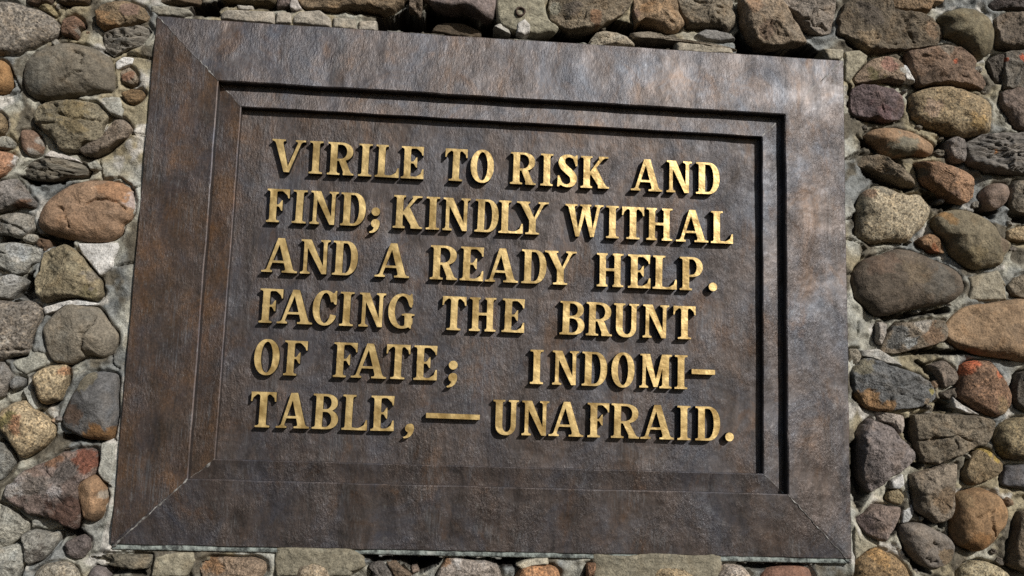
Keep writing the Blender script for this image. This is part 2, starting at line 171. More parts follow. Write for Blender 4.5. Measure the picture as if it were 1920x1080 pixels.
# mortar patches: colour, front depth in mm, outline, label
PATCHES = [
    ((168, 168, 158), -14, '-923,391 -898,401 -869,397 -857,371 -861,351 -888,357 -909,378', ''),
    ((206, 204, 200), -14, '-887,476 -870,491 -846,490 -846,475 -868,466 -884,458', ''),
    ((206, 204, 200), -10, '-932,62 -889,64 -845,68 -841,56 -851,32 -851,12 -877,-10 -900,17 -921,39', 'white lime mortar wedge below the red brown boulder'),
    ((200, 192, 184), -14, '-1022,253 -1009,267 -987,262 -948,250 -941,244 -976,247', ''),
    ((165, 163, 150), -10, '-927,240 -908,248 -899,235 -903,228 -919,227', ''),
    ((206, 204, 200), -12, '-992,-83 -961,-72 -922,-60 -874,-68 -877,-73 -911,-73 -939,-71 -962,-91 -986,-98', ''),
    ((150, 150, 138), -20, '-1053,-202 -1014,-188 -1006,-162 -987,-168 -971,-196 -979,-208 -996,-219 -1013,-229 -1029,-220', ''),
    ((160, 162, 154), -20, '-1017,-258 -1003,-245 -991,-270 -976,-297 -985,-304 -1001,-289', ''),
    ((166, 157, 142), -3, '-663,604 -652,613 -603,615 -542,616 -539,587 -601,587 -661,589', ''),
    ((166, 157, 142), -3, '-538,616 -504,617 -502,591 -538,587', ''),
    ((166, 157, 142), -3, '-501,607 -488,621 -438,628 -414,610 -411,588 -458,589 -500,591', ''),
    ((158, 150, 134), -4, '-410,611 -357,612 -354,585 -409,587', ''),
    ((166, 157, 142), -3, '-352,607 -308,610 -308,585 -351,584', ''),
    ((170, 163, 152), -8, '-629,627 -591,629 -589,619 -615,616 -626,620', ''),
    ((178, 168, 160), -6, '-511,637 -506,658 -496,659 -489,642 -480,628 -494,621 -508,628', ''),
    ((140, 136, 122), -2, '-819,610 -792,612 -757,612 -730,608 -724,600 -742,589 -777,587 -801,589 -818,596', 'grey lichen crusted mortar lump at the top left corner of the plaque'),
    ((150, 144, 120), -2, '-37,694 77,702 84,662 94,634 115,626 107,613 62,603 8,606 -22,620 -33,634', 'olive mortar lump with a drilled hole'),
    ((196, 192, 186), 3, '16,626 33,637 47,622 46,605 32,596 14,601', ''),
    ((186, 182, 172), -6, '-40,617 -25,626 -1,610 2,600 -16,606', ''),
    ((142, 130, 112), -2, '283,623 321,629 382,616 444,610 506,605 546,598 525,596 444,604 352,610 291,611', ''),
    ((160, 150, 131), -4, '392,607 445,610 532,601 538,586 463,582 396,583', ''),
    ((162, 154, 132), -4, '751,614 805,616 805,597 792,587 766,587', ''),
    ((128, 126, 124), -8, '443,632 464,645 495,645 527,638 542,626 508,617 464,621', ''),
    ((130, 123, 102), 3, '-463,-570 -409,-570 -329,-571 -299,-577 -297,-631 -459,-634', 'olive mortar smeared over the lower lip of the plaque'),
    ((130, 123, 102), 3, '-351,-570 -302,-571 -279,-586 -271,-599 -270,-610 -299,-622 -334,-625 -349,-617', ''),
    ((130, 123, 102), 3, '213,-571 259,-575 296,-575 336,-569 382,-566 442,-570 500,-566 509,-572 503,-630 370,-636 218,-635', 'wide olive mortar smear over the lower lip of the plaque'),
    ((180, 172, 150), 2, '49,-602 70,-590 94,-585 121,-584 124,-597 94,-599 61,-609', ''),
    ((150, 142, 118), -4, '-711,-598 -683,-588 -631,-586 -622,-602 -634,-625 -643,-638 -716,-640', ''),
    ((150, 142, 118), -8, '810,-495 821,-521 869,-546 845,-555 813,-579 810,-554', ''),
    ((150, 142, 118), -10, '809,614 848,621 870,607 858,584 836,557 820,534 808,540', ''),
    ((152, 143, 121), -16, '1109,78 1183,99 1196,71 1202,26 1103,20 1111,50', ''),
    ((206, 204, 200), -14, '951,588 964,593 979,567 989,549 963,555 960,570', ''),
    ((172, 168, 160), -12, '838,-106 881,-101 913,-120 941,-140 898,-135 863,-122 838,-120', ''),
    ((186, 182, 176), -16, '1055,-204 1076,-221 1122,-246 1097,-245 1061,-231', ''),
    ((206, 204, 200), -14, '903,-402 933,-385 936,-411 920,-421 903,-419', ''),
    ((185, 186, 185), -18, '932,-468 953,-451 960,-470 945,-494 929,-497', ''),
    ((165, 165, 155), -6, '-840,-366 -810,-362 -809,-408 -814,-454 -830,-446 -843,-428 -839,-403', ''),
    ((74, 60, 44), -45, '-177,628 -153,636 -105,636 -65,619 -67,603 -140,605 -185,611', ''),
]
# hollows where the mortar has fallen out, and cracks in the mortar
HOLLOWS = [
    (1, '-744,599 -732,607 -727,622 -698,632 -673,635 -635,637 -633,626 -656,621 -667,613 -666,597 -744,595'),
    (1, '-590,638 -546,641 -545,625 -590,624'),
    (1, '-309,616 -271,616 -270,591 -309,592'),
    (1, '-310,620 -275,632 -247,653 -238,653 -222,639 -201,631 -202,659 -188,666 -166,655 -142,651 -106,651 -70,637 -37,634 -21,626 2,606 64,609 115,626 142,628 185,627 209,639 222,628 188,607 189,591 -309,592'),
    (1, '294,617 396,615 395,592 298,590'),
    (1, '538,631 559,653 590,623 653,614 717,632 745,616 761,617 775,590 546,590'),
    (1, '229,651 251,662 294,648 319,659 350,647 375,632 325,636 285,630 288,614 251,627 230,630'),
    (1, '-527,632 -510,633 -496,622 -510,620 -527,626'),
    (0, '-919,507 -867,511 -902,494 -918,500'),
    (0, '-1046,392 -952,405 -963,388 -1044,371'),
    (0, '-1075,210 -971,205 -974,195 -1042,188'),
    (0, '-1025,81 -940,72 -939,56 -1001,53 -1020,55'),
    (0, '-1096,71 -1061,67 -1076,56 -1094,55'),
    (0, '-1035,-11 -1017,-3 -1011,-61 -1054,-63'),
    (0, '-1069,-187 -1012,-182 -1014,-191 -1068,-200'),
    (0, '-964,-199 -897,-190 -929,-211'),
    (0, '-1004,-232 -996,-219 -977,-285 -941,-284 -967,-294 -991,-270'),
    (0, '-932,-343 -901,-351 -839,-365 -924,-361'),
    (0, '-1052,-354 -1014,-402 -1019,-418 -1050,-372'),
    (0, '-913,-547 -870,-552 -863,-567 -896,-564'),
    (0, '-832,-617 -779,-624 -737,-628 -731,-635 -830,-637'),
    (1, '-288,-588 -103,-588 -118,-605 -156,-624 -199,-598 -258,-599'),
    (1, '-79,-590 84,-589 51,-605 18,-604 -19,-592'),
    (0, '544,-589 716,-590 682,-593 579,-603'),
    (0, '831,661 871,623 808,637'),
    (0, '995,646 1090,656 1018,636'),
    (0, '1000,556 1068,564 1143,550 1015,538'),
    (0, '818,537 834,523 831,449 816,463'),
    (0, '848,402 899,380 899,365 852,384'),
    (0, '1041,403 1063,411 1069,367 1039,366'),
    (0, '899,363 947,366 957,333 913,349'),
    (0, '851,335 982,288 959,279 861,306'),
    (0, '1000,285 1095,261 1058,237 1007,256'),
    (0, '1128,255 1191,244 1176,225 1131,234'),
    (0, '1217,245 1281,241 1280,216 1224,217'),
    (0, '823,211 841,233 840,155 826,168'),
    (0, '887,-24 1050,3 1057,-7 904,-37'),
    (0, '967,-101 1083,-93 1137,-105 981,-111'),
    (0, '974,-121 1002,-134 1026,-178 1015,-178'),
    (0, '809,-158 840,-194 843,-238 815,-219'),
    (0, '1022,-209 1057,-221 1064,-238 1024,-239'),
    (0, '942,-261 970,-253 968,-324 944,-298'),
    (0, '806,-319 831,-301 857,-430 825,-470 811,-444'),
    (0, '957,-364 989,-357 974,-377'),
    (0, '964,-467 1013,-496 985,-493'),
    (0, '927,-537 968,-585 995,-604 954,-598'),
    (0, '886,-515 925,-488 921,-507 889,-541'),
    (0, '1013,-496 1034,-492 1030,-515'),
]
PIPE_X, PIPE_Z = 0.0216, 0.6528
MORTAR_CRACKS = [
    '-889,479 -865,498 -805,488',
    '-858,350 -841,331 -833,311 -808,309',
    '-922,384 -888,355 -858,347',
    '-1114,454 -1098,421 -1089,401 -1125,382',
    '-904,250 -897,210 -856,212 -829,197 -817,177',
    '-819,189 -807,194',
    '-845,14 -808,22',
    '-864,-93 -847,-115',
    '-840,-173 -833,-198 -817,-210',
    '-819,-358 -810,-361',
    '-832,-452 -813,-458',
    '836,547 868,587 883,597 872,617 828,633',
    '808,348 827,360 853,372 857,391 842,412',
    '809,349 823,350 853,366',
    '810,202 824,206',
    '809,156 845,147 855,134 848,112',
    '807,68 822,72',
    '808,-104 840,-99',
    '837,-41 833,-75',
    '389,-575 390,-597',
]
# inscription, millimetres on the plaque: baseline height, then (word, [(character, left, right), ...])
INSCRIPTION = [
    (241.2, 74.8, [('VIRILE', [('V', -526.7, -452.2), ('I', -442.0, -412.3), ('R', -401.5, -342.7), ('I', -332.7, -302.7), ('L', -295.0, -241.7), ('E', -236.8, -185.9)]), ('TO', [('T', -139.0, -88.0), ('O', -80.1, -27.3)]), ('RISK', [('R', 10.6, 69.3), ('I', 80.2, 108.7), ('S', 119.0, 165.0), ('K', 173.2, 239.2)]), ('AND', [('A', 289.9, 363.7), ('N', 373.5, 432.3), ('D', 443.1, 498.8)])]),
    (126.7, 75.0, [('FIND;', [('F', -528.2, -479.6), ('I', -472.4, -441.5), ('N', -433.1, -372.6), ('D', -366.0, -310.7), (';', -298.7, -277.4)]), ('KINDLY', [('K', -249.3, -183.6), ('I', -175.6, -145.5), ('N', -138.0, -77.2), ('D', -66.2, -13.1), ('L', -11.9, 43.1), ('Y', 28.5, 101.0)]), ('WITHAL', [('W', 140.1, 228.0), ('I', 234.2, 263.5), ('T', 270.5, 322.2), ('H', 327.3, 387.9), ('A', 396.9, 472.5), ('L', 478.6, 530.8)])]),
    (14.5, 76.7, [('AND', [('A', -530.9, -453.8), ('N', -446.9, -383.2), ('D', -377.4, -322.5)]), ('A', [('A', -283.9, -207.5)]), ('READY', [('R', -161.5, -100.7), ('E', -95.0, -42.6), ('A', -38.5, 35.8), ('D', 43.3, 99.4), ('Y', 95.2, 167.7)]), ('HELP.', [('H', 214.8, 275.9), ('E', 286.8, 338.5), ('L', 343.5, 399.3), ('P', 406.4, 459.6), ('.', 473.8, 493.9)])]),
    (-97.6, 75.2, [('FACING', [('F', -529.3, -480.2), ('A', -490.5, -414.0), ('C', -414.6, -364.0), ('I', -355.4, -325.6), ('N', -313.5, -255.8), ('G', -249.2, -191.4)]), ('THE', [('T', -131.2, -77.9), ('H', -69.8, -10.8), ('E', 2.6, 53.1)]), ('BRUNT', [('B', 132.9, 188.6), ('R', 192.3, 251.4), ('U', 255.1, 312.4), ('N', 321.8, 381.8), ('T', 392.2, 444.2)])]),
    (-210.1, 75.7, [('OF', [('O', -533.0, -479.4), ('F', -469.2, -420.4)]), ('FATE;', [('F', -362.6, -311.9), ('A', -323.7, -247.0), ('T', -249.0, -196.6), ('E', -187.8, -136.6), (';', -112.7, -90.3)]), ('INDOMI-', [('I', 69.4, 98.6), ('N', 119.0, 178.4), ('D', 185.6, 242.0), ('O', 252.0, 304.3), ('M', 316.0, 389.2), ('I', 396.2, 425.3), ('-', 434.8, 488.7)])]),
    (-323.1, 75.6, [('TABLE,', [('T', -533.6, -479.7), ('A', -477.6, -407.2), ('B', -401.2, -346.0), ('L', -337.6, -283.1), ('E', -275.6, -225.4), (',', -201.5, -180.3)]), ('_', [('_', -156.7, -39.1)]), ('UNAFRAID.', [('U', -9.5, 46.7), ('N', 54.4, 114.5), ('A', 114.2, 191.6), ('F', 200.7, 248.9), ('R', 253.8, 317.0), ('A', 320.0, 395.6), ('I', 403.8, 433.6), ('D', 444.1, 500.7), ('.', 512.4, 532.9)])]),
]

# ------------------------------------------------------------------ helpers
def pts_of(text):
    return np.array([[float(v) for v in p.split(',')] for p in text.split()]) / 1000


def lin(c):
    c = np.asarray(c, float) / 255
    return np.where(c <= .04045, c / 12.92, ((c + .055) / 1.055) ** 2.4)


def hash3(i, j, k, seed):
    n = (i.astype(np.int64) * 374761393 + j.astype(np.int64) * 668265263 + k.astype(np.int64) * 2147483647 + seed * 1274126177) & 0xffffffff
    n = ((n ^ (n >> 13)) * 1274126177) & 0xffffffff
    n = ((n ^ (n >> 16)) * 2246822519) & 0xffffffff
    n = n ^ (n >> 15)
    return (n & 0xffffff) / float(0xffffff) * 2 - 1


def vnoise(x, y, z, seed=0):
    x, y, z = np.broadcast_arrays(*(np.asarray(v, float) for v in (x, y, z)))
    i, j, k = np.floor(x), np.floor(y), np.floor(z)
    fx, fy, fz = x - i, y - j, z - k
    fx, fy, fz = (t * t * t * (t * (t * 6 - 15) + 10) for t in (fx, fy, fz))
    out = 0
    for a in (0, 1):
        for b in (0, 1):
            for c in (0, 1):
                w = (fx if a else 1 - fx) * (fy if b else 1 - fy) * (fz if c else 1 - fz)
                out = out + w * hash3(i + a, j + b, k + c, seed)
    return out


def fbm(x, y, z, seed=0, octaves=4, gain=.5):
    s, amp = 0, 1
    for o in range(octaves):
        s = s + amp * vnoise(x, y, z, seed + o * 17)
        x, y, z = np.asarray(x) * 2.03 + 5.1, np.asarray(y) * 2.03 + 1.7, np.asarray(z) * 2.03 + 9.3
        amp *= gain
    return s


def smooth(a, b, x):
    t = np.clip((x - a) / (b - a), 0, 1)
    return t * t * (3 - 2 * t)


def seg_dist(px, pz, line, closed=False):
    d = np.full(np.shape(px), 1e9)
    n = len(line)
    for q in range(n if closed else n - 1):
        a, b = line[q], line[(q + 1) % n]
        e = b - a
        t = np.clip(((px - a[0]) * e[0] + (pz - a[1]) * e[1]) / max(e @ e, 1e-12), 0, 1)
        d = np.minimum(d, np.hypot(px - a[0] - t * e[0], pz - a[1] - t * e[1]))
    return d


def inside(px, pz, poly):
    r = np.zeros(np.shape(px), bool)
    n = len(poly)
    for q in range(n):
        (x0, z0), (x1, z1) = poly[q], poly[(q + 1) % n]
        if z0 == z1:
            continue
        c = ((z0 > pz) != (z1 > pz)) & (px < (x1 - x0) * (pz - z0) / (z1 - z0) + x0)
        r ^= c
    return r


def sdist(px, pz, poly):
    d = seg_dist(px, pz, poly, True)
    return np.where(inside(px, pz, poly), -d, d)


def resample(poly, step, sharp=.0):
    n = len(poly)
    out = []
    for q in range(n):
        p0, p1, p2, p3 = (poly[(q + o) % n] for o in (-1, 0, 1, 2))
        for t in np.linspace(0, 1, 14, endpoint=False):
            c = .5 * (2 * p1 + (p2 - p0) * t + (2 * p0 - 5 * p1 + 4 * p2 - p3) * t * t + (3 * p1 - p0 - 3 * p2 + p3) * t ** 3)
            l = p1 + (p2 - p1) * t
            out.append(c * (1 - sharp) + l * sharp)
    out = np.array(out)
    seg = np.hypot(*(np.roll(out, -1, 0) - out).T)
    cum = np.concatenate([[0], np.cumsum(seg)])
    m = int(np.clip(cum[-1] / step, 36, 240))
    s = np.linspace(0, cum[-1], m, endpoint=False)
    ext = np.vstack([out, out[:1]])
    return np.stack([np.interp(s, cum, ext[:, 0]), np.interp(s, cum, ext[:, 1])], 1)


def area_centroid(p):
    q = np.roll(p, -1, 0)
    c = p[:, 0] * q[:, 1] - q[:, 0] * p[:, 1]
    a = c.sum() / 2
    return a, np.array([((p[:, 0] + q[:, 0]) * c).sum(), ((p[:, 1] + q[:, 1]) * c).sum()]) / (6 * a)


def mesh_object(name, verts, faces, mat, parent=None, colour=None, smooth_shade=True, loc=(0, 0, 0)):
    me = bpy.data.meshes.new(name)
    me.from_pydata([tuple(v) for v in verts], [], faces)
    me.materials.append(mat)
    if colour is not None:
        at = me.color_attributes.new('pigment', 'FLOAT_COLOR', 'POINT')
        c4 = np.ones((len(verts), 4))
        c4[:, :3] = colour
        at.data.foreach_set('color', c4.ravel())
    me.validate()
    if smooth_shade:
        me.polygons.foreach_set('use_smooth', [True] * len(me.polygons))
    me.update()
    ob = bpy.data.objects.new(name, me)
    col.objects.link(ob)
    ob.location = loc
    if parent:
        ob.parent = parent
    return ob


# ------------------------------------------------------------------ materials
def new_mat(name):
    m = bpy.data.materials.new(name)
    m.use_nodes = True
    return m, m.node_tree, m.node_tree.nodes['Principled BSDF']


def nd(t, kind, **kw):
    n = t.nodes.new(kind)
    for k, v in kw.items():
        if k in ('inputs',):
            for a, b in v.items():
                n.inputs[a].default_value = b
        else:
            setattr(n, k, v)
    return n


def math_node(t, op, a, b=None, clamp=False):
    n = nd(t, 'ShaderNodeMath', operation=op, use_clamp=clamp)
    for i, v in enumerate((a, b)):
        if v is None:
            continue
        if isinstance(v, (int, float)):
            n.inputs[i].default_value = v
        else:
            t.links.new(v, n.inputs[i])
    return n.outputs[0]


def noise(t, vec, scale, detail=4, rough=.55, distortion=0.):
    n = nd(t, 'ShaderNodeTexNoise')
    n.inputs['Scale'].default_value = scale
    n.inputs['Detail'].default_value = detail
    n.inputs['Roughness'].default_value = rough
    n.inputs['Distortion'].default_value = distortion
    t.links.new(vec, n.inputs['Vector'])
    return n.outputs['Fac']


def ramp(t, fac, stops):
    n = nd(t, 'ShaderNodeValToRGB')
    e = n.color_ramp.elements
    while len(e) < len(stops):
        e.new(.5)
    for i, (p, c) in enumerate(stops):
        e[i].position = p
        e[i].color = (c if hasattr(c, '__len__') else (c, c, c)) + ((1,) if hasattr(c, '__len__') else (1,)) if not isinstance(c, (int, float)) else (c, c, c, 1)
    t.links.new(fac, n.inputs[0])
    return n.outputs[0]


def mix(t, fac, a, b, blend='MIX'):
    n = nd(t, 'ShaderNodeMix', data_type='RGBA', blend_type=blend)
    for sock, v in ((n.inputs[0], fac), (n.inputs[6], a), (n.inputs[7], b)):
        if isinstance(v, (int, float)):
            sock.default_value = v
        elif isinstance(v, tuple):
            sock.default_value = v + (1,) if len(v) == 3 else v
        else:
            t.links.new(v, sock)
    return n.outputs[2]


def stone_material(name, speckle, grain, bump_mm, strata=False, mottle=.5):
    m, t, b = new_mat(name)
    tc = nd(t, 'ShaderNodeTexCoord')
    oi = nd(t, 'ShaderNodeObjectInfo')
    off = nd(t, 'ShaderNodeVectorMath', operation='ADD')
    sc = nd(t, 'ShaderNodeVectorMath', operation='SCALE')
    comb = nd(t, 'ShaderNodeCombineXYZ')
    for i in range(3):
        t.links.new(oi.outputs['Random'], comb.inputs[i])
    t.links.new(comb.outputs[0], sc.inputs[0])
    sc.inputs['Scale'].default_value = 37.
    t.links.new(tc.outputs['Object'], off.inputs[0])
    t.links.new(sc.outputs[0], off.inputs[1])
    v = off.outputs[0]
    if strata:
        mp = nd(t, 'ShaderNodeMapping')
        mp.inputs['Scale'].default_value = (.35, 1, 1.6)
        mp.inputs['Rotation'].default_value = (0, .15, 0)
        t.links.new(v, mp.inputs[0])
        v = mp.outputs[0]
    at = nd(t, 'ShaderNodeAttribute', attribute_name='pigment')
    big = noise(t, v, 14, 5, .6, .4)
    mid = noise(t, v, 55, 5, .65)
    fine = noise(t, v, grain, 3, .7)
    val = ramp(t, big, [(.25, 1 - .45 * mottle), (.5, 1.), (.75, 1 + .35 * mottle)])
    c = mix(t, 1., at.outputs['Color'], val, 'MULTIPLY')
    val2 = ramp(t, mid, [(.3, .62), (.5, 1.), (.72, 1.38)])
    c = mix(t, .9, c, mix(t, 1., c, val2, 'MULTIPLY'))
    warm = noise(t, v, 24, 3, .5, .6)
    c = mix(t, ramp(t, warm, [(.52, 0.), (.72, .45 * mottle)]), c, mix(t, 1., c, (1.12, .95, .76), 'MULTIPLY'))
    cool = noise(t, v, 19, 3, .5, .8)
    c = mix(t, ramp(t, cool, [(.55, 0.), (.75, .5 * mottle)]), c, mix(t, 1., c, (.86, .98, 1.12), 'MULTIPLY'))
    sp = ramp(t, fine, [(.36, 1 - .75 * speckle), (.5, 1.), (.64, 1 + .8 * speckle)])
    c = mix(t, 1., c, sp, 'MULTIPLY')
    if speckle > .7:
        vo = nd(t, 'ShaderNodeTexVoronoi', feature='F1')
        vo.inputs['Scale'].default_value = 210
        t.links.new(v, vo.inputs['Vector'])
        sepc = nd(t, 'ShaderNodeSeparateColor')
        t.links.new(vo.outputs['Color'], sepc.inputs[0])
        c = mix(t, ramp(t, sepc.outputs[0], [(.72, 0.), (.78, .55)]), c, mix(t, 1., c, (1.5, 1.42, 1.3), 'MULTIPLY'))
        c = mix(t, ramp(t, sepc.outputs[1], [(.80, 0.), (.86, .7)]), c, mix(t, 1., c, (.35, .33, .32), 'MULTIPLY'))
    t.links.new(c, b.inputs['Base Color'])
    b.inputs['Roughness'].default_value = .85
    b.inputs['Specular IOR Level'].default_value = .3
    h = math_node(t, 'ADD', math_node(t, 'MULTIPLY', mid, 1.), math_node(t, 'MULTIPLY', fine, .55))
    bp = nd(t, 'ShaderNodeBump')
    bp.inputs['Strength'].default_value = 1
    bp.inputs['Distance'].default_value = bump_mm / 1000
    t.links.new(h, bp.inputs['Height'])
    t.links.new(bp.outputs[0], b.inputs['Normal'])
    return m


MAT = {
    's': stone_material('smooth_fieldstone', .42, 250, 3.4, mottle=.85),
    'r': stone_material('rough_fieldstone', .48, 220, 6.0, mottle=1.1),
    'g': stone_material('granite', .75, 230, 4.0, mottle=.6),
    't': stone_material('layered_stone', .5, 180, 6.0, True, .8),
    'm': stone_material('mortar', .4, 260, 3.6, mottle=.6),
}


def bronze_material(name, bright=1., bump_mm=2.2, grime=0., warm=0., ior=1.98):
    m, t, b = new_mat(name)
    tc = nd(t, 'ShaderNodeTexCoord')
    v = tc.outputs['Object']

    def mapped(s):
        mp = nd(t, 'ShaderNodeMapping')
        mp.inputs['Scale'].default_value = s
        t.links.new(v, mp.inputs[0])
        return mp.outputs[0]
    streak = noise(t, mapped((30, 30, 9)), 1, 7, .68, .5)
    blotch = noise(t, v, 6.5, 6, .62, .4)
    rustn = noise(t, mapped((12, 12, 7.5)), 1, 7, .72, .6)
    bluen = noise(t, mapped((7.5, 7.5, 5.5)), 1, 7, .70, .8)
    fine = noise(t, v, 230, 3, .65)
    dark, brown, blue, rust, pale = (.022, .018, .017), (.062, .043, .036), (.052, .050, .064), (.125, .058, .024), (.17, .165, .16)
    k = bright
    sc = lambda c: tuple(x * k for x in c)
    c = mix(t, ramp(t, streak, [(.32, 0.), (.62, 1.)]), sc(dark), sc(brown))
    c = mix(t, ramp(t, bluen, [(.47, 0.), (.68, .85)]), c, sc(blue))
    c = mix(t, ramp(t, rustn, [(.56, 0.), (.76, .6)]), c, sc(rust))
    c = mix(t, ramp(t, blotch, [(.55, 0.), (.8, .45)]), c, sc((.095, .075, .062)))
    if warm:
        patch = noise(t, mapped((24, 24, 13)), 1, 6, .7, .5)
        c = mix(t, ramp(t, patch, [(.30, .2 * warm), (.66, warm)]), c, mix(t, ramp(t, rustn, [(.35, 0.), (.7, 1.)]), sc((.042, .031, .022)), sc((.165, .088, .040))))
    fleck = noise(t, mapped((150, 150, 62)), 1, 4, .7, .3)
    c = mix(t, ramp(t, fleck, [(.58, 0.), (.72, .6)]), c, sc(pale))
    c = mix(t, ramp(t, fleck, [(.28, .6), (.42, 0.)]), c, sc((.012, .011, .010)))
    run = math_node(t, 'MULTIPLY', noise(t, mapped((210, 210, 6.5)), 1, 4, .7), noise(t, mapped((11, 11, 8)), 1, 3, .6))
    c = mix(t, ramp(t, run, [(.30, 0.), (.40, .55)]), c, sc((.135, .135, .140)))
    drip = noise(t, mapped((75, 75, 4)), 1, 4, .65)
    c = mix(t, ramp(t, drip, [(.58, 0.), (.72, .6)]), c, sc((.018, .015, .014)))
    c = mix(t, 1., c, ramp(t, fine, [(.3, .65), (.5, 1.), (.7, 1.4)]), 'MULTIPLY')
    if grime:
        c = mix(t, grime, c, (.010, .009, .008))
    t.links.new(c, b.inputs['Base Color'])
    b.inputs['Metallic'].default_value = .12
    b.inputs['IOR'].default_value = ior
    tint = mix(t, ramp(t, bluen, [(.36, 0.), (.66, 1.)]), (1., .87, .81), (.84, .90, 1.))
    tint = mix(t, ramp(t, rustn, [(.50, 0.), (.72, .8)]), tint, (1., .70, .50))
    tint = mix(t, 1., tint, ramp(t, streak, [(.28, .45), (.5, .9), (.7, 1.25)]), 'MULTIPLY')
    t.links.new(tint, b.inputs['Specular Tint'])
    rg = math_node(t, 'ADD', ramp(t, blotch, [(.3, .44), (.7, .51)]), ramp(t, fleck, [(.3, .08), (.7, -.05)]))
    t.links.new(rg, b.inputs['Roughness'])
    ham = noise(t, mapped((230, 230, 100)), 1, 5, .66, .3)
    lump = noise(t, mapped((60, 60, 34)), 1, 3, .55)
    h = math_node(t, 'ADD', math_node(t, 'ADD', ham, math_node(t, 'MULTIPLY', lump, .42)), math_node(t, 'MULTIPLY', fine, .18))
    worn = ramp(t, noise(t, v, 9, 3, .6), [(.38, .2), (.62, 1.2)])
    pits = ramp(t, noise(t, v, 95, 2, .5), [(.24, -1.), (.34, 0.)])
    h = math_node(t, 'ADD', math_node(t, 'MULTIPLY', h, worn), math_node(t, 'MULTIPLY', pits, .5))
    bp = nd(t, 'ShaderNodeBump')
    bp.inputs['Distance'].default_value = bump_mm / 1000
    bp.inputs['Strength'].default_value = 1
    t.links.new(h, bp.inputs['Height'])
    t.links.new(bp.outputs[0], b.inputs['Normal'])
    return m


BRONZE = bronze_material('patinated_bronze', .60, 2.4)
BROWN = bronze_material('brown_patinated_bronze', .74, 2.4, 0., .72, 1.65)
PANEL = bronze_material('patinated_bronze_panel', .55, 2.2, 0., .12, 1.75)
PALE_EDGE = bronze_material('pale_bronze_edge', 1.5, .8)  # paler bronze, set only on the inner chamfers of the left rails
LIP = bronze_material('grimy_bronze_edge', .8, 2., .6)


def brass_material():
    m, t, b = new_mat('rubbed_brass')
    tc = nd(t, 'ShaderNodeTexCoord')
    ob = nd(t, 'ShaderNodeObjectInfo')
    ad = nd(t, 'ShaderNodeVectorMath', operation='ADD')
    t.links.new(tc.outputs['Object'], ad.inputs[0])
    cb = nd(t, 'ShaderNodeCombineXYZ')
    for i in range(3):
        t.links.new(math_node(t, 'MULTIPLY', ob.outputs['Random'], 11.), cb.inputs[i])
    t.links.new(cb.outputs[0], ad.inputs[1])
    v = ad.outputs[0]
    n1 = noise(t, v, 32, 3, .5)
    n2 = noise(t, v, 220, 3, .65)
    c = mix(t, ramp(t, n1, [(.36, 0.), (.62, 1.)]), (.40, .265, .095), (.72, .53, .235))
    c = mix(t, ramp(t, n2, [(.60, 0.), (.80, .5)]), c, (.26, .165, .065))
    c = mix(t, math_node(t, 'MULTIPLY', ob.outputs['Random'], .48), c, mix(t, n1, (.20, .125, .05), (.62, .46, .20)))
    t.links.new(c, b.inputs['Base Color'])
    b.inputs['Metallic'].default_value = .6
    t.links.new(ramp(t, n1, [(.34, .34), (.62, .48)]), b.inputs['Roughness'])
    bp = nd(t, 'ShaderNodeBump')
    bp.inputs['Distance'].default_value = .0026
    t.links.new(math_node(t, 'ADD', n1, math_node(t, 'MULTIPLY', n2, .07)), bp.inputs['Height'])
    t.links.new(bp.outputs[0], b.inputs['Normal'])
    return m


BRASS = brass_material()
SHADED_SIDE, _t, _b = new_mat('shaded_letter_side')  # near-black letter sides: their shade is put into the colour
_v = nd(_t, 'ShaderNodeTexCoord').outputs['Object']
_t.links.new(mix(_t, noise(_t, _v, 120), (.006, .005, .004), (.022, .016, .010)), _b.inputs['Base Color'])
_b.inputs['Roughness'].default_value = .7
VERDIGRIS, _t, _b = new_mat('verdigris_crust')
_v = nd(_t, 'ShaderNodeTexCoord').outputs['Object']
_c = mix(_t, ramp(_t, noise(_t, _v, 70, 5, .65), [(.38, 0.), (.60, 1.)]), (.04, .045, .043), (.24, .27, .25))
_c = mix(_t, ramp(_t, noise(_t, _v, 33, 4), [(.58, 0.), (.76, .8)]), _c, (.40, .41, .38))
_t.links.new(_c, _b.inputs['Base Color'])
_b.inputs['Roughness'].default_value = .9
_bp = nd(_t, 'ShaderNodeBump')
_bp.inputs['Distance'].default_value = .004
_t.links.new(noise(_t, _v, 110, 4, .65), _bp.inputs['Height'])
_t.links.new(_bp.outputs[0], _b.inputs['Normal'])

# ------------------------------------------------------------------ fieldstone wall
BASE = -.030                     # mortar bed behind the plaque's front edge (y = 0), towards the viewer is positive
PW, PH = 1.6, 1.1695             # plaque
ALB = .81


def colours(X, Z, rgb, blobs, seed):
    c = np.tile(lin(rgb) * ALB, (len(X), 1))
    n = fbm(X * 45, Z * 45, 0 * X, seed, 5, .62)
    for bx, bz, br, brgb in blobs:
        d = np.hypot(X - bx / 1000, Z - bz / 1000) / (br / 1000)
        w = smooth(1.12, .86, d + .5 * n)[:, None]
        c = c * (1 - w) + lin(brgb) * ALB * w
    grey = c.mean(1, keepdims=True)
    return (c * .79 + grey * .21) * .9 + np.array(lin((136, 124, 104))) * .1


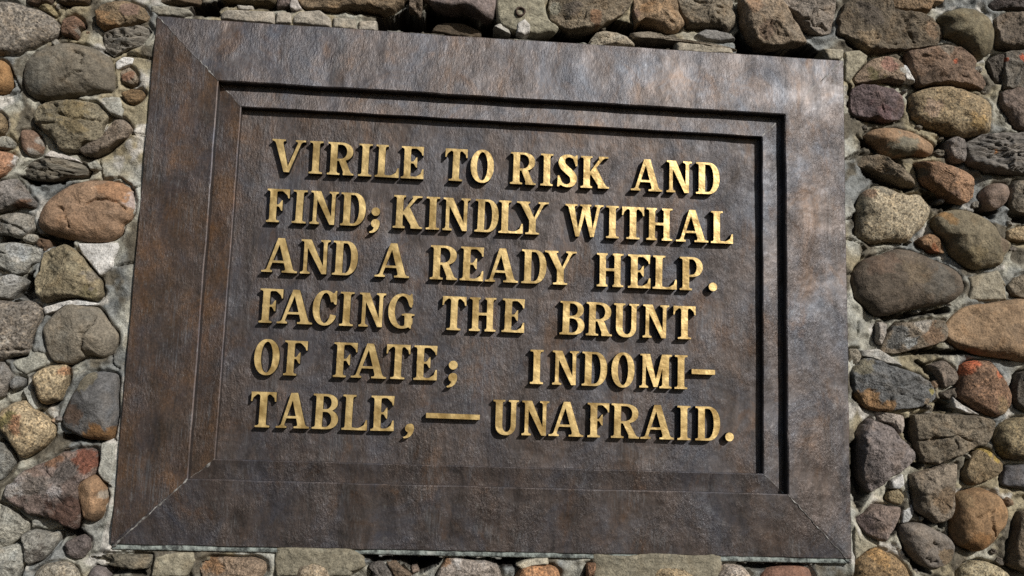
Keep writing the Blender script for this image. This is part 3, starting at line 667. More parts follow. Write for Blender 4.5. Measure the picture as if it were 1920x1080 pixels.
def stone_geometry(poly, h, kind, cuts, seed, cracks=(), step=.0036, base=BASE, flat=False):
    rnd = random.Random(seed)
    a, _ = area_centroid(poly)
    if a < 0:
        poly = poly[::-1]
    out = resample(poly, step, {'s': .05, 'g': .3, 'r': .7, 't': .6, 'm': .92}[kind])
    _, c = area_centroid(out)
    rel = out - c
    ang = np.arctan2(rel[:, 1], rel[:, 0])
    jit = {'s': .012, 'g': .022, 'r': .035, 't': .03, 'm': .02}[kind]
    rel = rel * (1 + jit * fbm(out[:, 0] * 60, out[:, 1] * 60, 0, seed, 3))[:, None]
    R = np.sqrt(abs(a) / math.pi)
    K = int(np.clip(R / step, 7, 40))
    t = np.linspace(0, 1, K + 1)[1:]
    rings = 1 - (1 - t) ** 1.75
    p, q = {'s': (3.3, 2.0), 'g': (4.0, 2.0), 'r': (6., 2.3), 't': (5., 2.2), 'm': (14., 2.4)}[kind]
    X = [np.array([c[0]])]
    Z = [np.array([c[1]])]
    RR = [np.array([0.])]
    n = len(rel)
    for r in rings:
        X.append(c[0] + rel[:, 0] * r)
        Z.append(c[1] + rel[:, 1] * r)
        RR.append(np.full(n, r))
    X, Z, RR = map(np.concatenate, (X, Z, RR))
    u, w = (X - c[0]) / R, (Z - c[1]) / R
    H = h * np.clip(1 - RR ** p, 0, 1) ** (1 / q)
    if not flat:
        H = H + h * (rnd.uniform(-.10, .10) * u + rnd.uniform(-.04, .12) * w) * (1 - RR ** 6)
    for _ in range(cuts + (2 if kind in 'rt' else 0)):
        th = rnd.uniform(0, 2 * math.pi)
        sl = rnd.uniform(.25, .75) * h
        pl = h * rnd.uniform(.86, 1.04) - sl * ((u * math.cos(th) + w * math.sin(th)) - rnd.uniform(-.1, .35))
        k = h * (.03 if kind in 'rt' else .06)
        H = np.where(RR < .999, -k * np.logaddexp(-H / k, -pl / k) + k * .2, H)
    env = np.clip(1 - RR ** 10, 0, 1)
    sc = {'s': (.0040, .0011), 'g': (.0045, .0016), 'r': (.0040, .0026), 't': (.006, .003), 'm': (.0022, .0016)}[kind]
    big = fbm(X * 22, Z * 22, 0 * X, seed + 3, 3)
    if kind in 'rt':
        big = 1 - 2 * np.abs(big)
    H = H + env * (sc[0] * big + sc[1] * fbm(X * 110, Z * 110, 0 * X, seed + 9, 3))
    if kind == 't':
        lay = Z * 55 + X * 9 + .9 * fbm(X * 16, Z * 30, 0 * X, seed + 5, 3)
        saw = lay - np.floor(lay)
        H = H - env * (.011 * smooth(.55, 1., saw) * (saw < .97))
    if kind == 'r':
        ridge = np.abs(fbm(X * 15 + 7, Z * 15, 0 * X, seed + 21, 3))
        H = H - env * .0045 * np.exp(-(ridge / .05) ** 2)
    for line in cracks:
        L = pts_of(line)
        d = seg_dist(X + .003 * vnoise(X * 90, Z * 90, 0 * X, seed), Z + .003 * vnoise(X * 90, Z * 90, 0 * X + 5, seed), L)
        H = H - .0095 * np.exp(-(d / .0024) ** 2)
    verts = [np.stack([X, -(base + H), Z], 1)]
    for r, back in ((.985, -.009), (.93, -.028), (.86, -.055)):
        verts.append(np.stack([c[0] + rel[:, 0] * r, np.full(n, -(base + back)), c[1] + rel[:, 1] * r], 1))
    V = np.vstack(verts)
    F = [(0, 1 + (i + 1) % n, 1 + i) for i in range(n)]
    for k in range(K - 1 + 3):
        o0, o1 = 1 + k * n, 1 + (k + 1) * n
        F += [(o0 + i, o0 + (i + 1) % n, o1 + (i + 1) % n, o1 + i) for i in range(n)]
    return V, F, c


wall = bpy.data.objects.new('fieldstone_wall', None)
col.objects.link(wall)
wall['label'] = 'rough wall of rounded fieldstones set in pale cracked mortar all around the bronze plaque'
wall['category'] = 'wall'

outlines = []
rest = []
for idx, (kind, h, cuts, rgb, label, outline, blobs, cracks) in enumerate(STONES):
    poly = pts_of(outline)
    outlines.append(poly)
    V, F, c = stone_geometry(poly, h / 1000, kind, cuts, idx * 13 + 5, cracks, step=.0028 if cracks else .0036)
    C = colours(V[:, 0], V[:, 2], rgb, blobs, idx * 7 + 1)
    if idx >= 100:
        rest.append((V, F, C))
        continue
    ctr = np.array([c[0], .02, c[1]])
    ob = mesh_object('stone', V - ctr, F, MAT[kind], wall, C, loc=tuple(ctr))
    if label:
        ob['label'] = label


def join(items):
    vs, fs, cs, o = [], [], [], 0
    for V, F, C in items:
        vs.append(V)
        cs.append(C)
        fs += [tuple(i + o for i in f) for f in F]
        o += len(V)
    return np.vstack(vs), fs, np.vstack(cs)


# the wall runs on beyond the picture: smaller count, same make
rnd = random.Random(4)
tries = 0
placed = [(p.mean(0), np.hypot(*(p - p.mean(0)).T).max()) for p in outlines]
tones = [(126, 116, 100), (104, 96, 86), (150, 120, 90), (118, 112, 108), (160, 146, 118), (96, 86, 74), (140, 112, 84)]
while tries < 6000:
    tries += 1
    x, z, r = rnd.uniform(-1.95, 2.05), rnd.uniform(-1.25, 1.35), rnd.uniform(.075, .125) if tries < 1800 else rnd.uniform(.028, .075)
    edge_l, edge_r = -1.05 - r * 1.1, 1.225 + r * 1.1
    top, bot = .70 + .072 * x + r * 1.05, -.62 - r * 1.05
    if edge_l < x < edge_r and bot < z < top:
        continue
    if any(math.hypot(x - c[0], (z - c[1]) * 1.15) < (r + q) * .90 for c, q in placed):
        continue
    placed.append((np.array([x, z]), r))
    m = rnd.randint(7, 10)
    ph = rnd.random() * 6
    poly = np.array([[x + r * rnd.uniform(.85, 1.1) * math.cos(ph + 2 * math.pi * i / m),
                      z + r * .82 * rnd.uniform(.85, 1.1) * math.sin(ph + 2 * math.pi * i / m)] for i in range(m)])
    V, F, c = stone_geometry(poly, rnd.uniform(.03, .048), rnd.choice('srgr'), rnd.randint(0, 2), tries, step=.008)
    rest.append((V, F, colours(V[:, 0], V[:, 2], rnd.choice(tones), (), tries)))
    outlines.append(poly)
# small chips pressed into the joints
chips = 0
for tries in range(9000):
    x, z, r = rnd.uniform(-1.2, 1.32), rnd.uniform(-.68, .80), rnd.uniform(.005, .014)
    if abs(x) < PW / 2 + .055 and abs(z) < PH / 2 + .045:
        continue
    P1 = np.array([[x]]), np.array([[z]])
    if min((float(sdist(P1[0], P1[1], p)[0, 0]) for p in outlines if np.hypot(*(p.mean(0) - (x, z))) < .28), default=1.) < r * .75:
        continue
    m = rnd.randint(5, 7)
    ph = rnd.random() * 6
    poly = np.array([[x + r * rnd.uniform(.8, 1.2) * math.cos(ph + 2 * math.pi * i / m), z + r * .8 * rnd.uniform(.8, 1.2) * math.sin(ph + 2 * math.pi * i / m)] for i in range(m)])
    V, F, c = stone_geometry(poly, .009 + r * .5, 'r', 3, tries, step=.0022, base=BASE - .002)
    rest.append((V, F, colours(V[:, 0], V[:, 2], rnd.choice(tones + [(140, 134, 122)] * 4), (), tries)))
    chips += 1
    if chips >= 110:
        break
V, F, C = join(rest)
ob = mesh_object('small_stone', V, F, MAT['r'], wall, C)
ob['kind'] = 'stuff'
ob['label'] = 'small chips and outlying stones between the larger fieldstones'

# mortar bed: one sheet following the joints, hollow where it has fallen out
xs = np.concatenate([np.arange(-2.1, -1.18, .009), np.arange(-1.17, 1.29, .003), np.arange(1.30, 2.2, .009)])
zs = np.concatenate([np.arange(-1.4, -.68, .009), np.arange(-.67, .80, .003), np.arange(.81, 1.5, .009)])
GX, GZ = np.meshgrid(xs, zs)
dx = np.abs(GX) - PW / 2
dz = np.abs(GZ) - PH / 2
rim = np.hypot(np.maximum(dx, 0), np.maximum(dz, 0))
inplaque = (dx < 0) & (dz < 0)
n1 = fbm(GX * 18, GZ * 18, 0 * GX, 71, 4)
n2 = fbm(GX * 75, GZ * 75, 0 * GX, 77, 3)
flush = smooth(.075, .0, rim + .02 * n1)
D = BASE + .003 - .004 * smooth(-.2, .4, GX) + .016 * flush + .0060 * n1 * (1 - .75 * flush) + .0032 * n2 * (1 - .7 * flush)
D = D - .012 * smooth(.25, .75, fbm(GX * 9, GZ * 9, 0 * GX, 99, 3)) * (1 - flush)
D = np.where(inplaque, -.034, D)
near = np.full(GX.shape, 1.)
for poly in outlines:
    lo, hi = poly.min(0) - .03, poly.max(0) + .03
    i0, i1 = np.searchsorted(xs, (lo[0], hi[0]))
    j0, j1 = np.searchsorted(zs, (lo[1], hi[1]))
    if i1 <= i0 or j1 <= j0:
        continue
    sl = (slice(j0, j1), slice(i0, i1))
    near[sl] = np.minimum(near[sl], sdist(GX[sl], GZ[sl], poly))
gap = smooth(-.1, .5, fbm(GX * 11, GZ * 11, 0 * GX, 31, 3))
D = D - (.004 + .011 * gap) * np.exp(-(near / .0042) ** 2)
D = D + .008 * np.exp(-((near - .011) / .008) ** 2) * (1 - .7 * gap) * (near > 0)
D = np.where(near < -.006, D - .03, D)
hollow_shade = np.zeros(GX.shape)  # darkness of the hollows, painted into the mortar colour
for deep, text in HOLLOWS:
    poly = pts_of(text)
    lo, hi = poly.min(0) - .03, poly.max(0) + .03
    i0, i1 = np.searchsorted(xs, (lo[0], hi[0]))
    j0, j1 = np.searchsorted(zs, (lo[1], hi[1]))
    sl = (slice(j0, j1), slice(i0, i1))
    s = sdist(GX[sl], GZ[sl], poly) + .003 * n2[sl]
    k = smooth(.001, -.003, s)
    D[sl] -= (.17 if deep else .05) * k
    hollow_shade[sl] = np.maximum(hollow_shade[sl], smooth(.006, .0, s) * (1 if deep else .75))
for text in MORTAR_CRACKS:
    L = pts_of(text)
    lo, hi = L.min(0) - .02, L.max(0) + .02
    i0, i1 = np.searchsorted(xs, (lo[0], hi[0]))
    j0, j1 = np.searchsorted(zs, (lo[1], hi[1]))
    sl = (slice(j0, j1), slice(i0, i1))
    d = seg_dist(GX[sl] + .002 * n2[sl], GZ[sl] + .002 * n1[sl], L)
    D[sl] -= .014 * np.exp(-(d / .0022) ** 2)
tone = fbm(GX * 7, GZ * 7, 0 * GX, 55, 4)
tone2 = fbm(GX * 16, GZ * 16, 0 * GX, 57, 4)
cm = np.array(lin((161, 158, 145)))[None, None] * np.ones(GX.shape + (1,))
fl = (flush * smooth(-.5, .3, n1))[..., None]
cm = cm * (1 - fl) + lin((176, 176, 168)) * fl
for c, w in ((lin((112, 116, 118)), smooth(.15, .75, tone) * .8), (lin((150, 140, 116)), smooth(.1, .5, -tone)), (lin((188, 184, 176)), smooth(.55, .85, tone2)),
             (lin((98, 92, 80)), smooth(.25, .7, -tone2)), (lin((34, 29, 24)), hollow_shade)):
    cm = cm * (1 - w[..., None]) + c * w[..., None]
nx, nz = len(xs), len(zs)
keep = ~((dx < -.02) & (dz < -.02))
ids = np.arange(nx * nz).reshape(nz, nx)
fk = keep[:-1, :-1] | keep[1:, 1:] | keep[1:, :-1] | keep[:-1, 1:]
quads = np.stack([ids[:-1, :-1], ids[:-1, 1:], ids[1:, 1:], ids[1:, :-1]], -1)[fk]
used, inv = np.unique(quads, return_inverse=True)
inv = inv.reshape(quads.shape)
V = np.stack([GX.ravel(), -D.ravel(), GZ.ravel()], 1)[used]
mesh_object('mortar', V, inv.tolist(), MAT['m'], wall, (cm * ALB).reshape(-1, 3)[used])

for i, (rgb, depth, outline, label) in enumerate(PATCHES):
    b0 = depth / 1000 - .022
    V, F, c = stone_geometry(pts_of(outline), .022, 'm', 0, 900 + i * 11, base=b0, flat=True, step=.003)
    ctr = np.array([c[0], .0, c[1]])
    ob = mesh_object('mortar_patch', V - ctr, F, MAT['m'], wall, colours(V[:, 0], V[:, 2], rgb, (), i), loc=tuple(ctr))
    if label:
        ob['label'] = label

# rusty pipe stub let into the olive mortar lump
RUST, _t, _b = new_mat('rusty_iron')
_v = nd(_t, 'ShaderNodeTexCoord').outputs['Object']
_t.links.new(mix(_t, noise(_t, _v, 160), (.020, .014, .011), (.085, .048, .030)), _b.inputs['Base Color'])
_b.inputs['Roughness'].default_value = .85
V, F, n = [], [], 28
for r, d in ((.0125, -.02), (.0118, .0025), (.0105, .0040), (.0082, .0032), (.0078, -.018), (.0001, -.018)):
    for i in range(n):
        a = 2 * math.pi * i / n
        rr = r * (1 + .05 * math.sin(3 * a + 1))
        V.append((rr * math.cos(a), -d, rr * math.sin(a)))
for k in range(5):
    F += [(k * n + i, k * n + (i + 1) % n, (k + 1) * n + (i + 1) % n, (k + 1) * n + i) for i in range(n)]
ob = mesh_object('pipe_stub', np.array(V), F, RUST, wall, loc=(PIPE_X, 0, PIPE_Z))
ob['label'] = 'rusty pipe stub in the olive mortar lump above the plaque'

# ------------------------------------------------------------------ bronze plaque
plaque = bpy.data.objects.new('bronze_plaque', None)
col.objects.link(plaque)
plaque.location = (0, 0, 0)
plaque['label'] = 'large dark bronze plaque with stepped frame and raised brass capitals on the fieldstone wall'
plaque['category'] = 'plaque'

OUT = (-PW / 2, PW / 2, -PH / 2, PH / 2)                 # left, right, bottom, top
LIP1 = (-.649, .649, -.4345, .4366)                      # raised inner edge of the border
LIP2 = (-.5995, .5995, -.3930, .3848)                    # inner edge of the moulding


def rail_rings(prof):
    """prof: list of (left, right, bottom, top, depth); returns, for each of the four sides, its swept strip."""
    sides = {}
    for side in ('top', 'right', 'bottom', 'left'):
        rows = []
        for l, r, b, t, d in prof:
            P = {'top': ((l, t), (r, t)), 'right': ((r, t), (r, b)), 'bottom': ((r, b), (l, b)), 'left': ((l, b), (l, t))}[side]
            rows.append((np.array(P[0]), np.array(P[1]), d))
        sides[side] = rows
    return sides


def build_rail(name, rows, mats, lips, label, seed, wave=.0012):
    V, F, M = [], [], []
    N = 160
    for a, b, d in rows:
        for k in range(N + 1):
            p = a + (b - a) * k / N
            V.append((p[0], -d, p[1]))
    V = np.array(V)
    flatrow = np.repeat([d > -.02 for _, _, d in rows], N + 1)
    V[:, 1] += np.where(flatrow, wave * fbm(V[:, 0] * 9, V[:, 2] * 9, 0 * V[:, 0], 40, 3), 0)
    for r in range(len(rows) - 1):
        for k in range(N):
            i = r * (N + 1) + k
            F.append((i, i + 1, i + N + 2, i + N + 1))
            M.append(1 if r in lips else 2 if r == len(rows) - 3 and label.endswith(('the left of the plaque', 'the left of the panel')) else 0)
    wob = fbm(V[:, 0] * 14, V[:, 2] * 14, 0 * V[:, 0], 61, 3)
    wob2 = fbm(V[:, 0] * 14, V[:, 2] * 14, 0 * V[:, 0], 67, 3)
    V[:, 0] += .0007 * wob
    V[:, 2] += .0007 * wob2
    ob = mesh_object(name, V, F, mats[0], plaque, smooth_shade=True)
    ob.data.materials.append(mats[1])
    ob.data.materials.append(PALE_EDGE)
    ob.data.polygons.foreach_set('material_index', M)
    me = ob.data
    me.set_sharp_from_angle(angle=math.radians(28))
    ob['label'] = label
    return ob


def inset(box, e):
    return (box[0] + e, box[1] - e, box[2] + e, box[3] - e)


def lerp_box(a, b, t):
    return tuple(x + (y - x) * t for x, y in zip(a, b))


D1, DM0, DM1, DP, DL = .016, -.0085, .0, -.0190, -.0030
OUTB = (OUT[0], OUT[1], OUT[2] + .0115, OUT[3])      # the border stops above the flange
border = [OUTB + (-.034,), OUTB + (-.0015,), inset(OUTB, .0015) + (.0,)]
for k in range(1, 14):
    border.append(lerp_box(inset(OUTB, .0015), inset(LIP1, -.0024), k / 14) + (D1 * k / 14,))
border += [inset(LIP1, -.0024) + (D1,), LIP1 + (D1 - .002,), LIP1 + (DM0 - .004,)]
mould = [inset(LIP1, -.002) + (DM0,)]
for k in range(1, 6):
    mould.append(lerp_box(inset(LIP1, -.002), inset(LIP2, -.002), k / 6) + (DM0 + (DM1 - DM0) * k / 6,))
mould += [inset(LIP2, -.002) + (DM1,), LIP2 + (DM1 - .0018,), LIP2 + (DP - .004,)]
for side, rows in rail_rings(border).items():
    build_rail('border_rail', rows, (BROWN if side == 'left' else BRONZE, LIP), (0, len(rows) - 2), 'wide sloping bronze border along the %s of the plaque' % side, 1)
for side, rows in rail_rings(mould).items():
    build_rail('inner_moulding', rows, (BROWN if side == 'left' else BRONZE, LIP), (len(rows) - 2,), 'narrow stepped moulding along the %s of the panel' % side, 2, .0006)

px_, pz_ = np.meshgrid(np.linspace(LIP2[0] - .01, LIP2[1] + .01, 240), np.linspace(LIP2[2] - .01, LIP2[3] + .01, 160))
pd = DP + .0010 * fbm(px_ * 7, pz_ * 7, 0 * px_, 12, 4)
ids = np.arange(px_.size).reshape(px_.shape)
mesh_object('back_panel', np.stack([px_.ravel(), -pd.ravel(), pz_.ravel()], 1),
            np.stack([ids[:-1, :-1], ids[:-1, 1:], ids[1:, 1:], ids[1:, :-1]], -1).reshape(-1, 4).tolist(), PANEL, plaque)

# soldered mitres
SEAM, _t, _b = new_mat('soldered_mitre')
_v = nd(_t, 'ShaderNodeTexCoord').outputs['Object']
_c = mix(_t, ramp(_t, noise(_t, _v, 60, 5, .65), [(.40, 0.), (.60, 1.)]), (.05, .045, .04), (.34, .33, .31))
_t.links.new(_c, _b.inputs['Base Color'])
_b.inputs['Roughness'].default_value = .7


def seam(a, da, b, db, width, seed, gap=0.):
    a, b = np.array(a), np.array(b)
    L = np.hypot(*(b - a))
    e = (b - a) / L
    nrm = np.array([-e[1], e[0]])
    N = int(L / .003) + 4
    V, F = [], []
    for k in range(N + 1):
        t = k / N
        s = t * L
        wv = max(.0004, width * (.55 + .55 * float(vnoise(s * 70, seed, 0., 3)) + .45 * float(vnoise(s * 190, seed, 4., 3)) - gap * max(0, float(vnoise(s * 18, seed, 2., 5)) + .15)))
        p = a + (b - a) * t + nrm * .0016 * float(vnoise(s * 90, seed, 1., 8))
        d = da + (db - da) * t
        for off, up in ((-1, -.0016), (-.45, .0009), (.45, .0009), (1, -.0016)):
            q = p + nrm * wv * off
            V.append((q[0], -(d + up), q[1]))
        if k:
            for j in range(3):
                o = (k - 1) * 4 + j
                F.append((o, o + 4, o + 5, o + 1))
    return mesh_object('mitre_seam', np.array(V), F, SEAM, plaque)


for ix, iz, w1, g1 in ((0, 3, .0034, 2.2), (1, 3, .0024, 1.6), (0, 2, .0031, .1), (1, 2, .0023, .2)):
    seam((OUT[ix] * .997, OUT[iz] * .997), 0, (LIP1[ix], LIP1[iz]), D1, w1, ix * 3 + iz, g1)
    seam((LIP1[ix] * .999, LIP1[iz] * .999), DM0, (LIP2[ix], LIP2[iz]), DM1, w1 * 1.1, ix * 5 + iz + 9, 1.)

# corroded flange along the foot of the plaque
N = 220
V, F = [], []
for k in range(N + 1):
    x = -PW / 2 + .004 + (PW - .008) * k / N
    w = .0013 * float(vnoise(x * 60, 0, 0, 4))
    for z, d in ((.0135, -.012), (.0118, -.0035 + w), (.003, -.0030 + w), (.0008, -.005), (.0, -.03)):
        V.append((x, -d, -PH / 2 - .0006 + z))
    if k:
        for j in range(4):
            o = (k - 1) * 5 + j
            F.append((o, o + 1, o + 6, o + 5))
ob = mesh_object('lower_flange', np.array(V), F, VERDIGRIS, plaque)
ob['label'] = 'green corroded flange along the bottom edge of the plaque'

# ------------------------------------------------------------------ raised letters
RES = 132                                     # grid cells per cap height


def poly_sd(X, Y, pts):
    return sdist(X, Y, np.array(pts, float))


def smin(a, b, k):
    h = np.clip(.5 + .5 * (b - a) / k, 0, 1)
    return b * (1 - h) + a * h - k * h * (1 - h)


def glyph_field(ch, w, X, Y):
    S, T, SH, E = .195, .076, .050, .088      # thick stem, thin stroke, serif height, serif overhang
    box = lambda x0, y0, x1, y1: poly_sd(X, Y, [(x0, y0), (x1, y0), (x1, y1), (x0, y1)])
    P = lambda *p: poly_sd(X, Y, p)
    KB = .07

    def foot(f, x0, x1, y, up):
        s = box(x0, y if up else y - SH, x1, y + SH if up else y)
        return smin(f, s, KB)

    def stem(x0, x1, bot=True, top=True, el=E, er=E, etl=None, etr=None):
        f = box(x0, 0, x1, 1)
        if bot:
            f = foot(f, x0 - el, x1 + er, 0, True)
        if top:
            f = foot(f, x0 - (el if etl is None else etl), x1 + (er if etr is None else etr), 1, False)
        return f

    def ell(cx, cy, rx, ry, p=2.2):
        q = (np.abs((X - cx) / rx) ** p + np.abs((Y - cy) / ry) ** p) ** (1 / p)
        return (q - 1) * min(rx, ry)

    def arm(x1, top, y=None):
        """top / bottom arm with a bracketed beak, ending at x1"""
        if top:
            f = box(E, 1 - T * .8, x1, 1)
            b = P((x1 - .20, 1 - T * .7), (x1 - .055, 1 - .19), (x1 - .035, 1 - .27), (x1, 1 - .27), (x1 + .005, 1))
        else:
            f = box(E, 0, x1, T * .8)
            b = P((x1 - .24, T * .7), (x1 - .09, .15), (x1 - .045, .30), (x1 - .005, .30), (x1, 0))
        return smin(f, b, .03)

    def bowl(y0, y1, xl, xr, th, inner_l):
        cy, ry = (y0 + y1) / 2, (y1 - y0) / 2
        cx = max(xl + (xr - xl) * .34, inner_l + .03)
        o = np.minimum(np.maximum(ell(cx, cy, xr - cx, ry, 2.2), cx - X), box(xl, y0, cx + .001, y1))
        i = np.minimum(np.maximum(ell(cx, cy, max(xr - cx - th, .03), ry - T * .85, 2.1), cx - X), box(inner_l, y0 + T * .85, cx + .001, y1 - T * .85))
        return o, i

    if ch == 'I':
        return stem((w - S) / 2, (w + S) / 2, el=(w - S) / 2, er=(w - S) / 2)
    if ch == 'L':
        return smin(stem(E, E + S), arm(w, False), .03)
    if ch in 'EF':
        f = stem(E, E + S, er=E if ch == 'F' else E)
        f = smin(f, arm(w if ch == 'F' else w * .97, True), .03)
        m = box(E, .475, w * .68, .475 + T * .7)
        m = smin(m, P((w * .70 - .12, .505), (w * .70 - .035, .36), (w * .70, .34), (w * .70, .67), (w * .70 - .035, .65)), .03)
        f = smin(f, m, .03)
        if ch == 'E':
            f = smin(f, arm(w, False), .03)
        return f
    if ch == 'T':
        c = w / 2
        f = box(c - S / 2, 0, c + S / 2, 1)
        f = foot(f, c - S / 2 - E * 1.2, c + S / 2 + E * 1.2, 0, True)
        f = smin(f, box(.01, 1 - T * .8, w - .01, 1), .09)
        for sgn in (-1, 1):
            x = c + sgn * w / 2
            f = smin(f, P((x - sgn * .18, 1 - T * .7), (x - sgn * .06, 1 - .17), (x - sgn * .04, 1 - .27), (x, 1 - .27), (x - sgn * .015, 1)), .03)
        return f
    if ch == 'H':
        f = np.minimum(stem(E, E + S * .92, er=E * .62), stem(w - E - S * .92, w - E, el=E * .62))
        return smin(f, box(E + .1, .47, w - E - .1, .47 + T), .035)
    if ch == 'D':
        f = stem(E, E + S, er=0)
        o, i = bowl(0, 1, E + S * .5, w, S * .98, E + S)
        return np.maximum(np.minimum(f, o), -i)
    if ch in 'PRB':
        if ch == 'P':
            f = stem(E, E + S, etr=0)
            o, i = bowl(.40, 1, E + S * .5, w, S * .92, E + S)
            return np.maximum(np.minimum(f, np.minimum(o, box(E, .40, E + S, 1))), -i)
        if ch == 'B':
            f = stem(E, E + S, er=0)
            o1, i1 = bowl(.50, 1, E + S * .5, w * .955, S * .9, E + S)
            o2, i2 = bowl(0, .555, E + S * .5, w, S * .98, E + S)
            return np.maximum(np.maximum(np.minimum(f, smin(o1, o2, .02)), -i1), -i2)
        f = stem(E, E + S, etr=0)
        o, i = bowl(.43, 1, E + S * .5, w - .035, S * .92, E + S)
        f = np.maximum(np.minimum(f, o), -i)
        leg = P((E + S + .03, .50), (E + S + .24, .48), (w - .055, 0), (w - .27, 0))
        leg = smin(leg, box(w - .31, 0, w, SH), .06)
        leg = np.where(X < E + S + .01, 1., leg)
        return np.minimum(f, leg)
    if ch in 'OCG':
        rx, ry = w / 2, .518
        xr = w if ch == 'O' else w * 1.06
        rx = xr / 2
        f = np.maximum(ell(rx, .5, rx, ry, 2.15), -ell(rx, .5, rx - S * .97, ry - T * .95, 2.0))
        if ch == 'O':
            return f
        f = np.maximum(f, -P((rx + .05, .34), (xr + .2, .24), (xr + .2, .74), (rx + .05, .66)))
        f = np.maximum(f, X - w * (1.0 if ch == 'C' else .93))
        x1 = w if ch == 'C' else w * .90
        f = smin(f, P((x1 - .13, .88), (x1 - .065, .63), (x1 - .02, .61), (x1, .61), (x1, 1.02), (x1 - .035, 1.02), (x1 - .07, .96)), .03)
        if ch == 'G':
            s = box(w - .285, .10, w - .09, .42)
            s = smin(s, box(w - .375, .42 - SH, w, .42), .05)
            s = smin(s, P((w - .17, .25), (w - .09, .25), (w - .095, -.015), (w - .125, -.015), (w - .20, .09)), .02)
            f = smin(f, s, .03)
        return f
    if ch == 'S':
        c = w / 2
        key = [(w - .06, .80, .035), (w - .11, .91, .04), (c + .03, .97, .042), (c - .13, .91, .07), (.125, .77, .10), (.17, .64, .105), (c, .51, .11),
               (w - .16, .38, .105), (w - .115, .24, .10), (c + .14, .09, .07), (c - .02, .03, .042), (.12, .09, .04), (.06, .20, .035)]
        f = np.full(X.shape, 9.)
        key = np.array(key)
        n = len(key)
        for q in range(n - 1):
            p0, p1, p2, p3 = key[max(q - 1, 0)], key[q], key[q + 1], key[min(q + 2, n - 1)]
            for t in np.linspace(0, 1, 10):
                k = .5 * (2 * p1 + (p2 - p0) * t + (2 * p0 - 5 * p1 + 4 * p2 - p3) * t * t + (3 * p1 - p0 - 3 * p2 + p3) * t ** 3)
                f = np.minimum(f, np.hypot(X - k[0], Y - k[1]) - k[2])
        f = smin(f, P((w - .14, .90), (w - .055, .66), (w - .01, .66), (w - .01, 1.0), (w - .045, 1.0)), .03)
        f = smin(f, P((.15, .10), (.055, .34), (.01, .34), (.0, -.005), (.04, -.005)), .03)
        return f
    if ch == 'K':
        f = stem(E, E + S, er=E * .8)
        up = P((E + S - .02, .36), (E + S - .02, .47), (w - .25, 1), (w - .13, 1))
        up = smin(up, box(w - .33, 1 - SH, w - .03, 1), .06)
        x0 = E + S + .10
        dn = P((x0 - .09, .46), (x0 + .085, .66), (w - .06, 0), (w - .285, 0))
        dn = smin(dn, box(w - .34, 0, w, SH), .06)
        return np.minimum(f, np.minimum(up, dn))
    if ch == 'A':
        ap = w * .50
        L = P((.115, 0), (.115 + T * 1.15, 0), (ap + .03, 1), (ap - .085, 1))
        Rr = P((ap - .085, 1), (ap + .105, 1), (w - .085, 0), (w - .085 - S * 1.12, 0))
        f = np.minimum(smin(L, box(.0, 0, .30, SH), .08), smin(Rr, box(w - .43, 0, w, SH), .08))
        cut = np.minimum(L, Rr)
        bar = box(w * .27, .275, w * .70, .275 + T * .85)
        return np.minimum(f, bar)
    if ch == 'V':
        v = w * .47
        L = P((.075, 1), (.075 + S * 1.15, 1), (v + .085, 0), (v - .07, 0))
        Rr = P((v - .02, 0), (v + .085, 0), (w - .10, 1), (w - .10 - T * 1.25, 1))
        return np.minimum(smin(L, box(0, 1 - SH, .40, 1), .08), smin(Rr, box(w - .30, 1 - SH, w, 1), .08))
    if ch == 'W':
        a, m, b = w * .315, w * .545, w * .70
        f = P((.07, 1), (.07 + S * .98, 1), (a + .055, 0), (a - .05, 0))
        f = smin(f, box(0, 1 - SH, .37, 1), .07)
        f = np.minimum(f, P((a - .03, 0), (a + .055, 0), (m + .03, 1), (m - .09, 1)))
        g = P((m - .13, 1), (m + .09, 1), (b + .055, 0), (b - .05, 0))
        g = smin(g, box(m - .19, 1 - SH, m + .155, 1), .05)
        h = P((b - .03, 0), (b + .055, 0), (w - .09, 1), (w - .09 - T * 1.2, 1))
        h = smin(h, box(w - .27, 1 - SH, w, 1), .07)
        return np.minimum(f, np.minimum(g, h))
    if ch == 'N':
        l0 = .085
        L = smin(box(l0, 0, l0 + T * 1.35, .98), box(0, 0, .085 * 2 + T * 1.35, SH), .08)
        L = smin(L, box(0.0, 1 - SH, l0 + .1, 1), .06)
        r1 = w - .085
        Rr = smin(box(r1 - T * 1.35, 0.0, r1, 1), box(w - .17 - T * 1.35, 1 - SH, w, 1), .08)
        Dg = P((l0 - .03, 1), (l0 + .20, 1), (r1, .0), (r1 - .135, .0))
        return np.minimum(np.minimum(L, Rr), Dg)
    if ch == 'M':
        l0, r1, m = .085, w - .085, w * .50
        L = smin(box(l0, 0, l0 + T * 1.3, .98), box(0, 0, .16 + T * 1.3, SH), .08)
        L = smin(L, box(.01, 1 - SH, l0 + .1, 1), .05)
        Rr = smin(box(r1 - S, 0, r1, 1), box(r1 - S - .085, 0, w, SH), .08)
        Rr = smin(Rr, box(r1 - S, 1 - SH, w, 1), .06)
        D1_ = P((l0 - .02, 1), (l0 + .22, 1), (m + .06, .03), (m - .055, .03))
        D2_ = P((m - .04, .03), (m + .06, .03), (r1 - S + .10, 1), (r1 - S - .02, 1))
        return np.minimum(np.minimum(L, Rr), np.minimum(D1_, D2_))
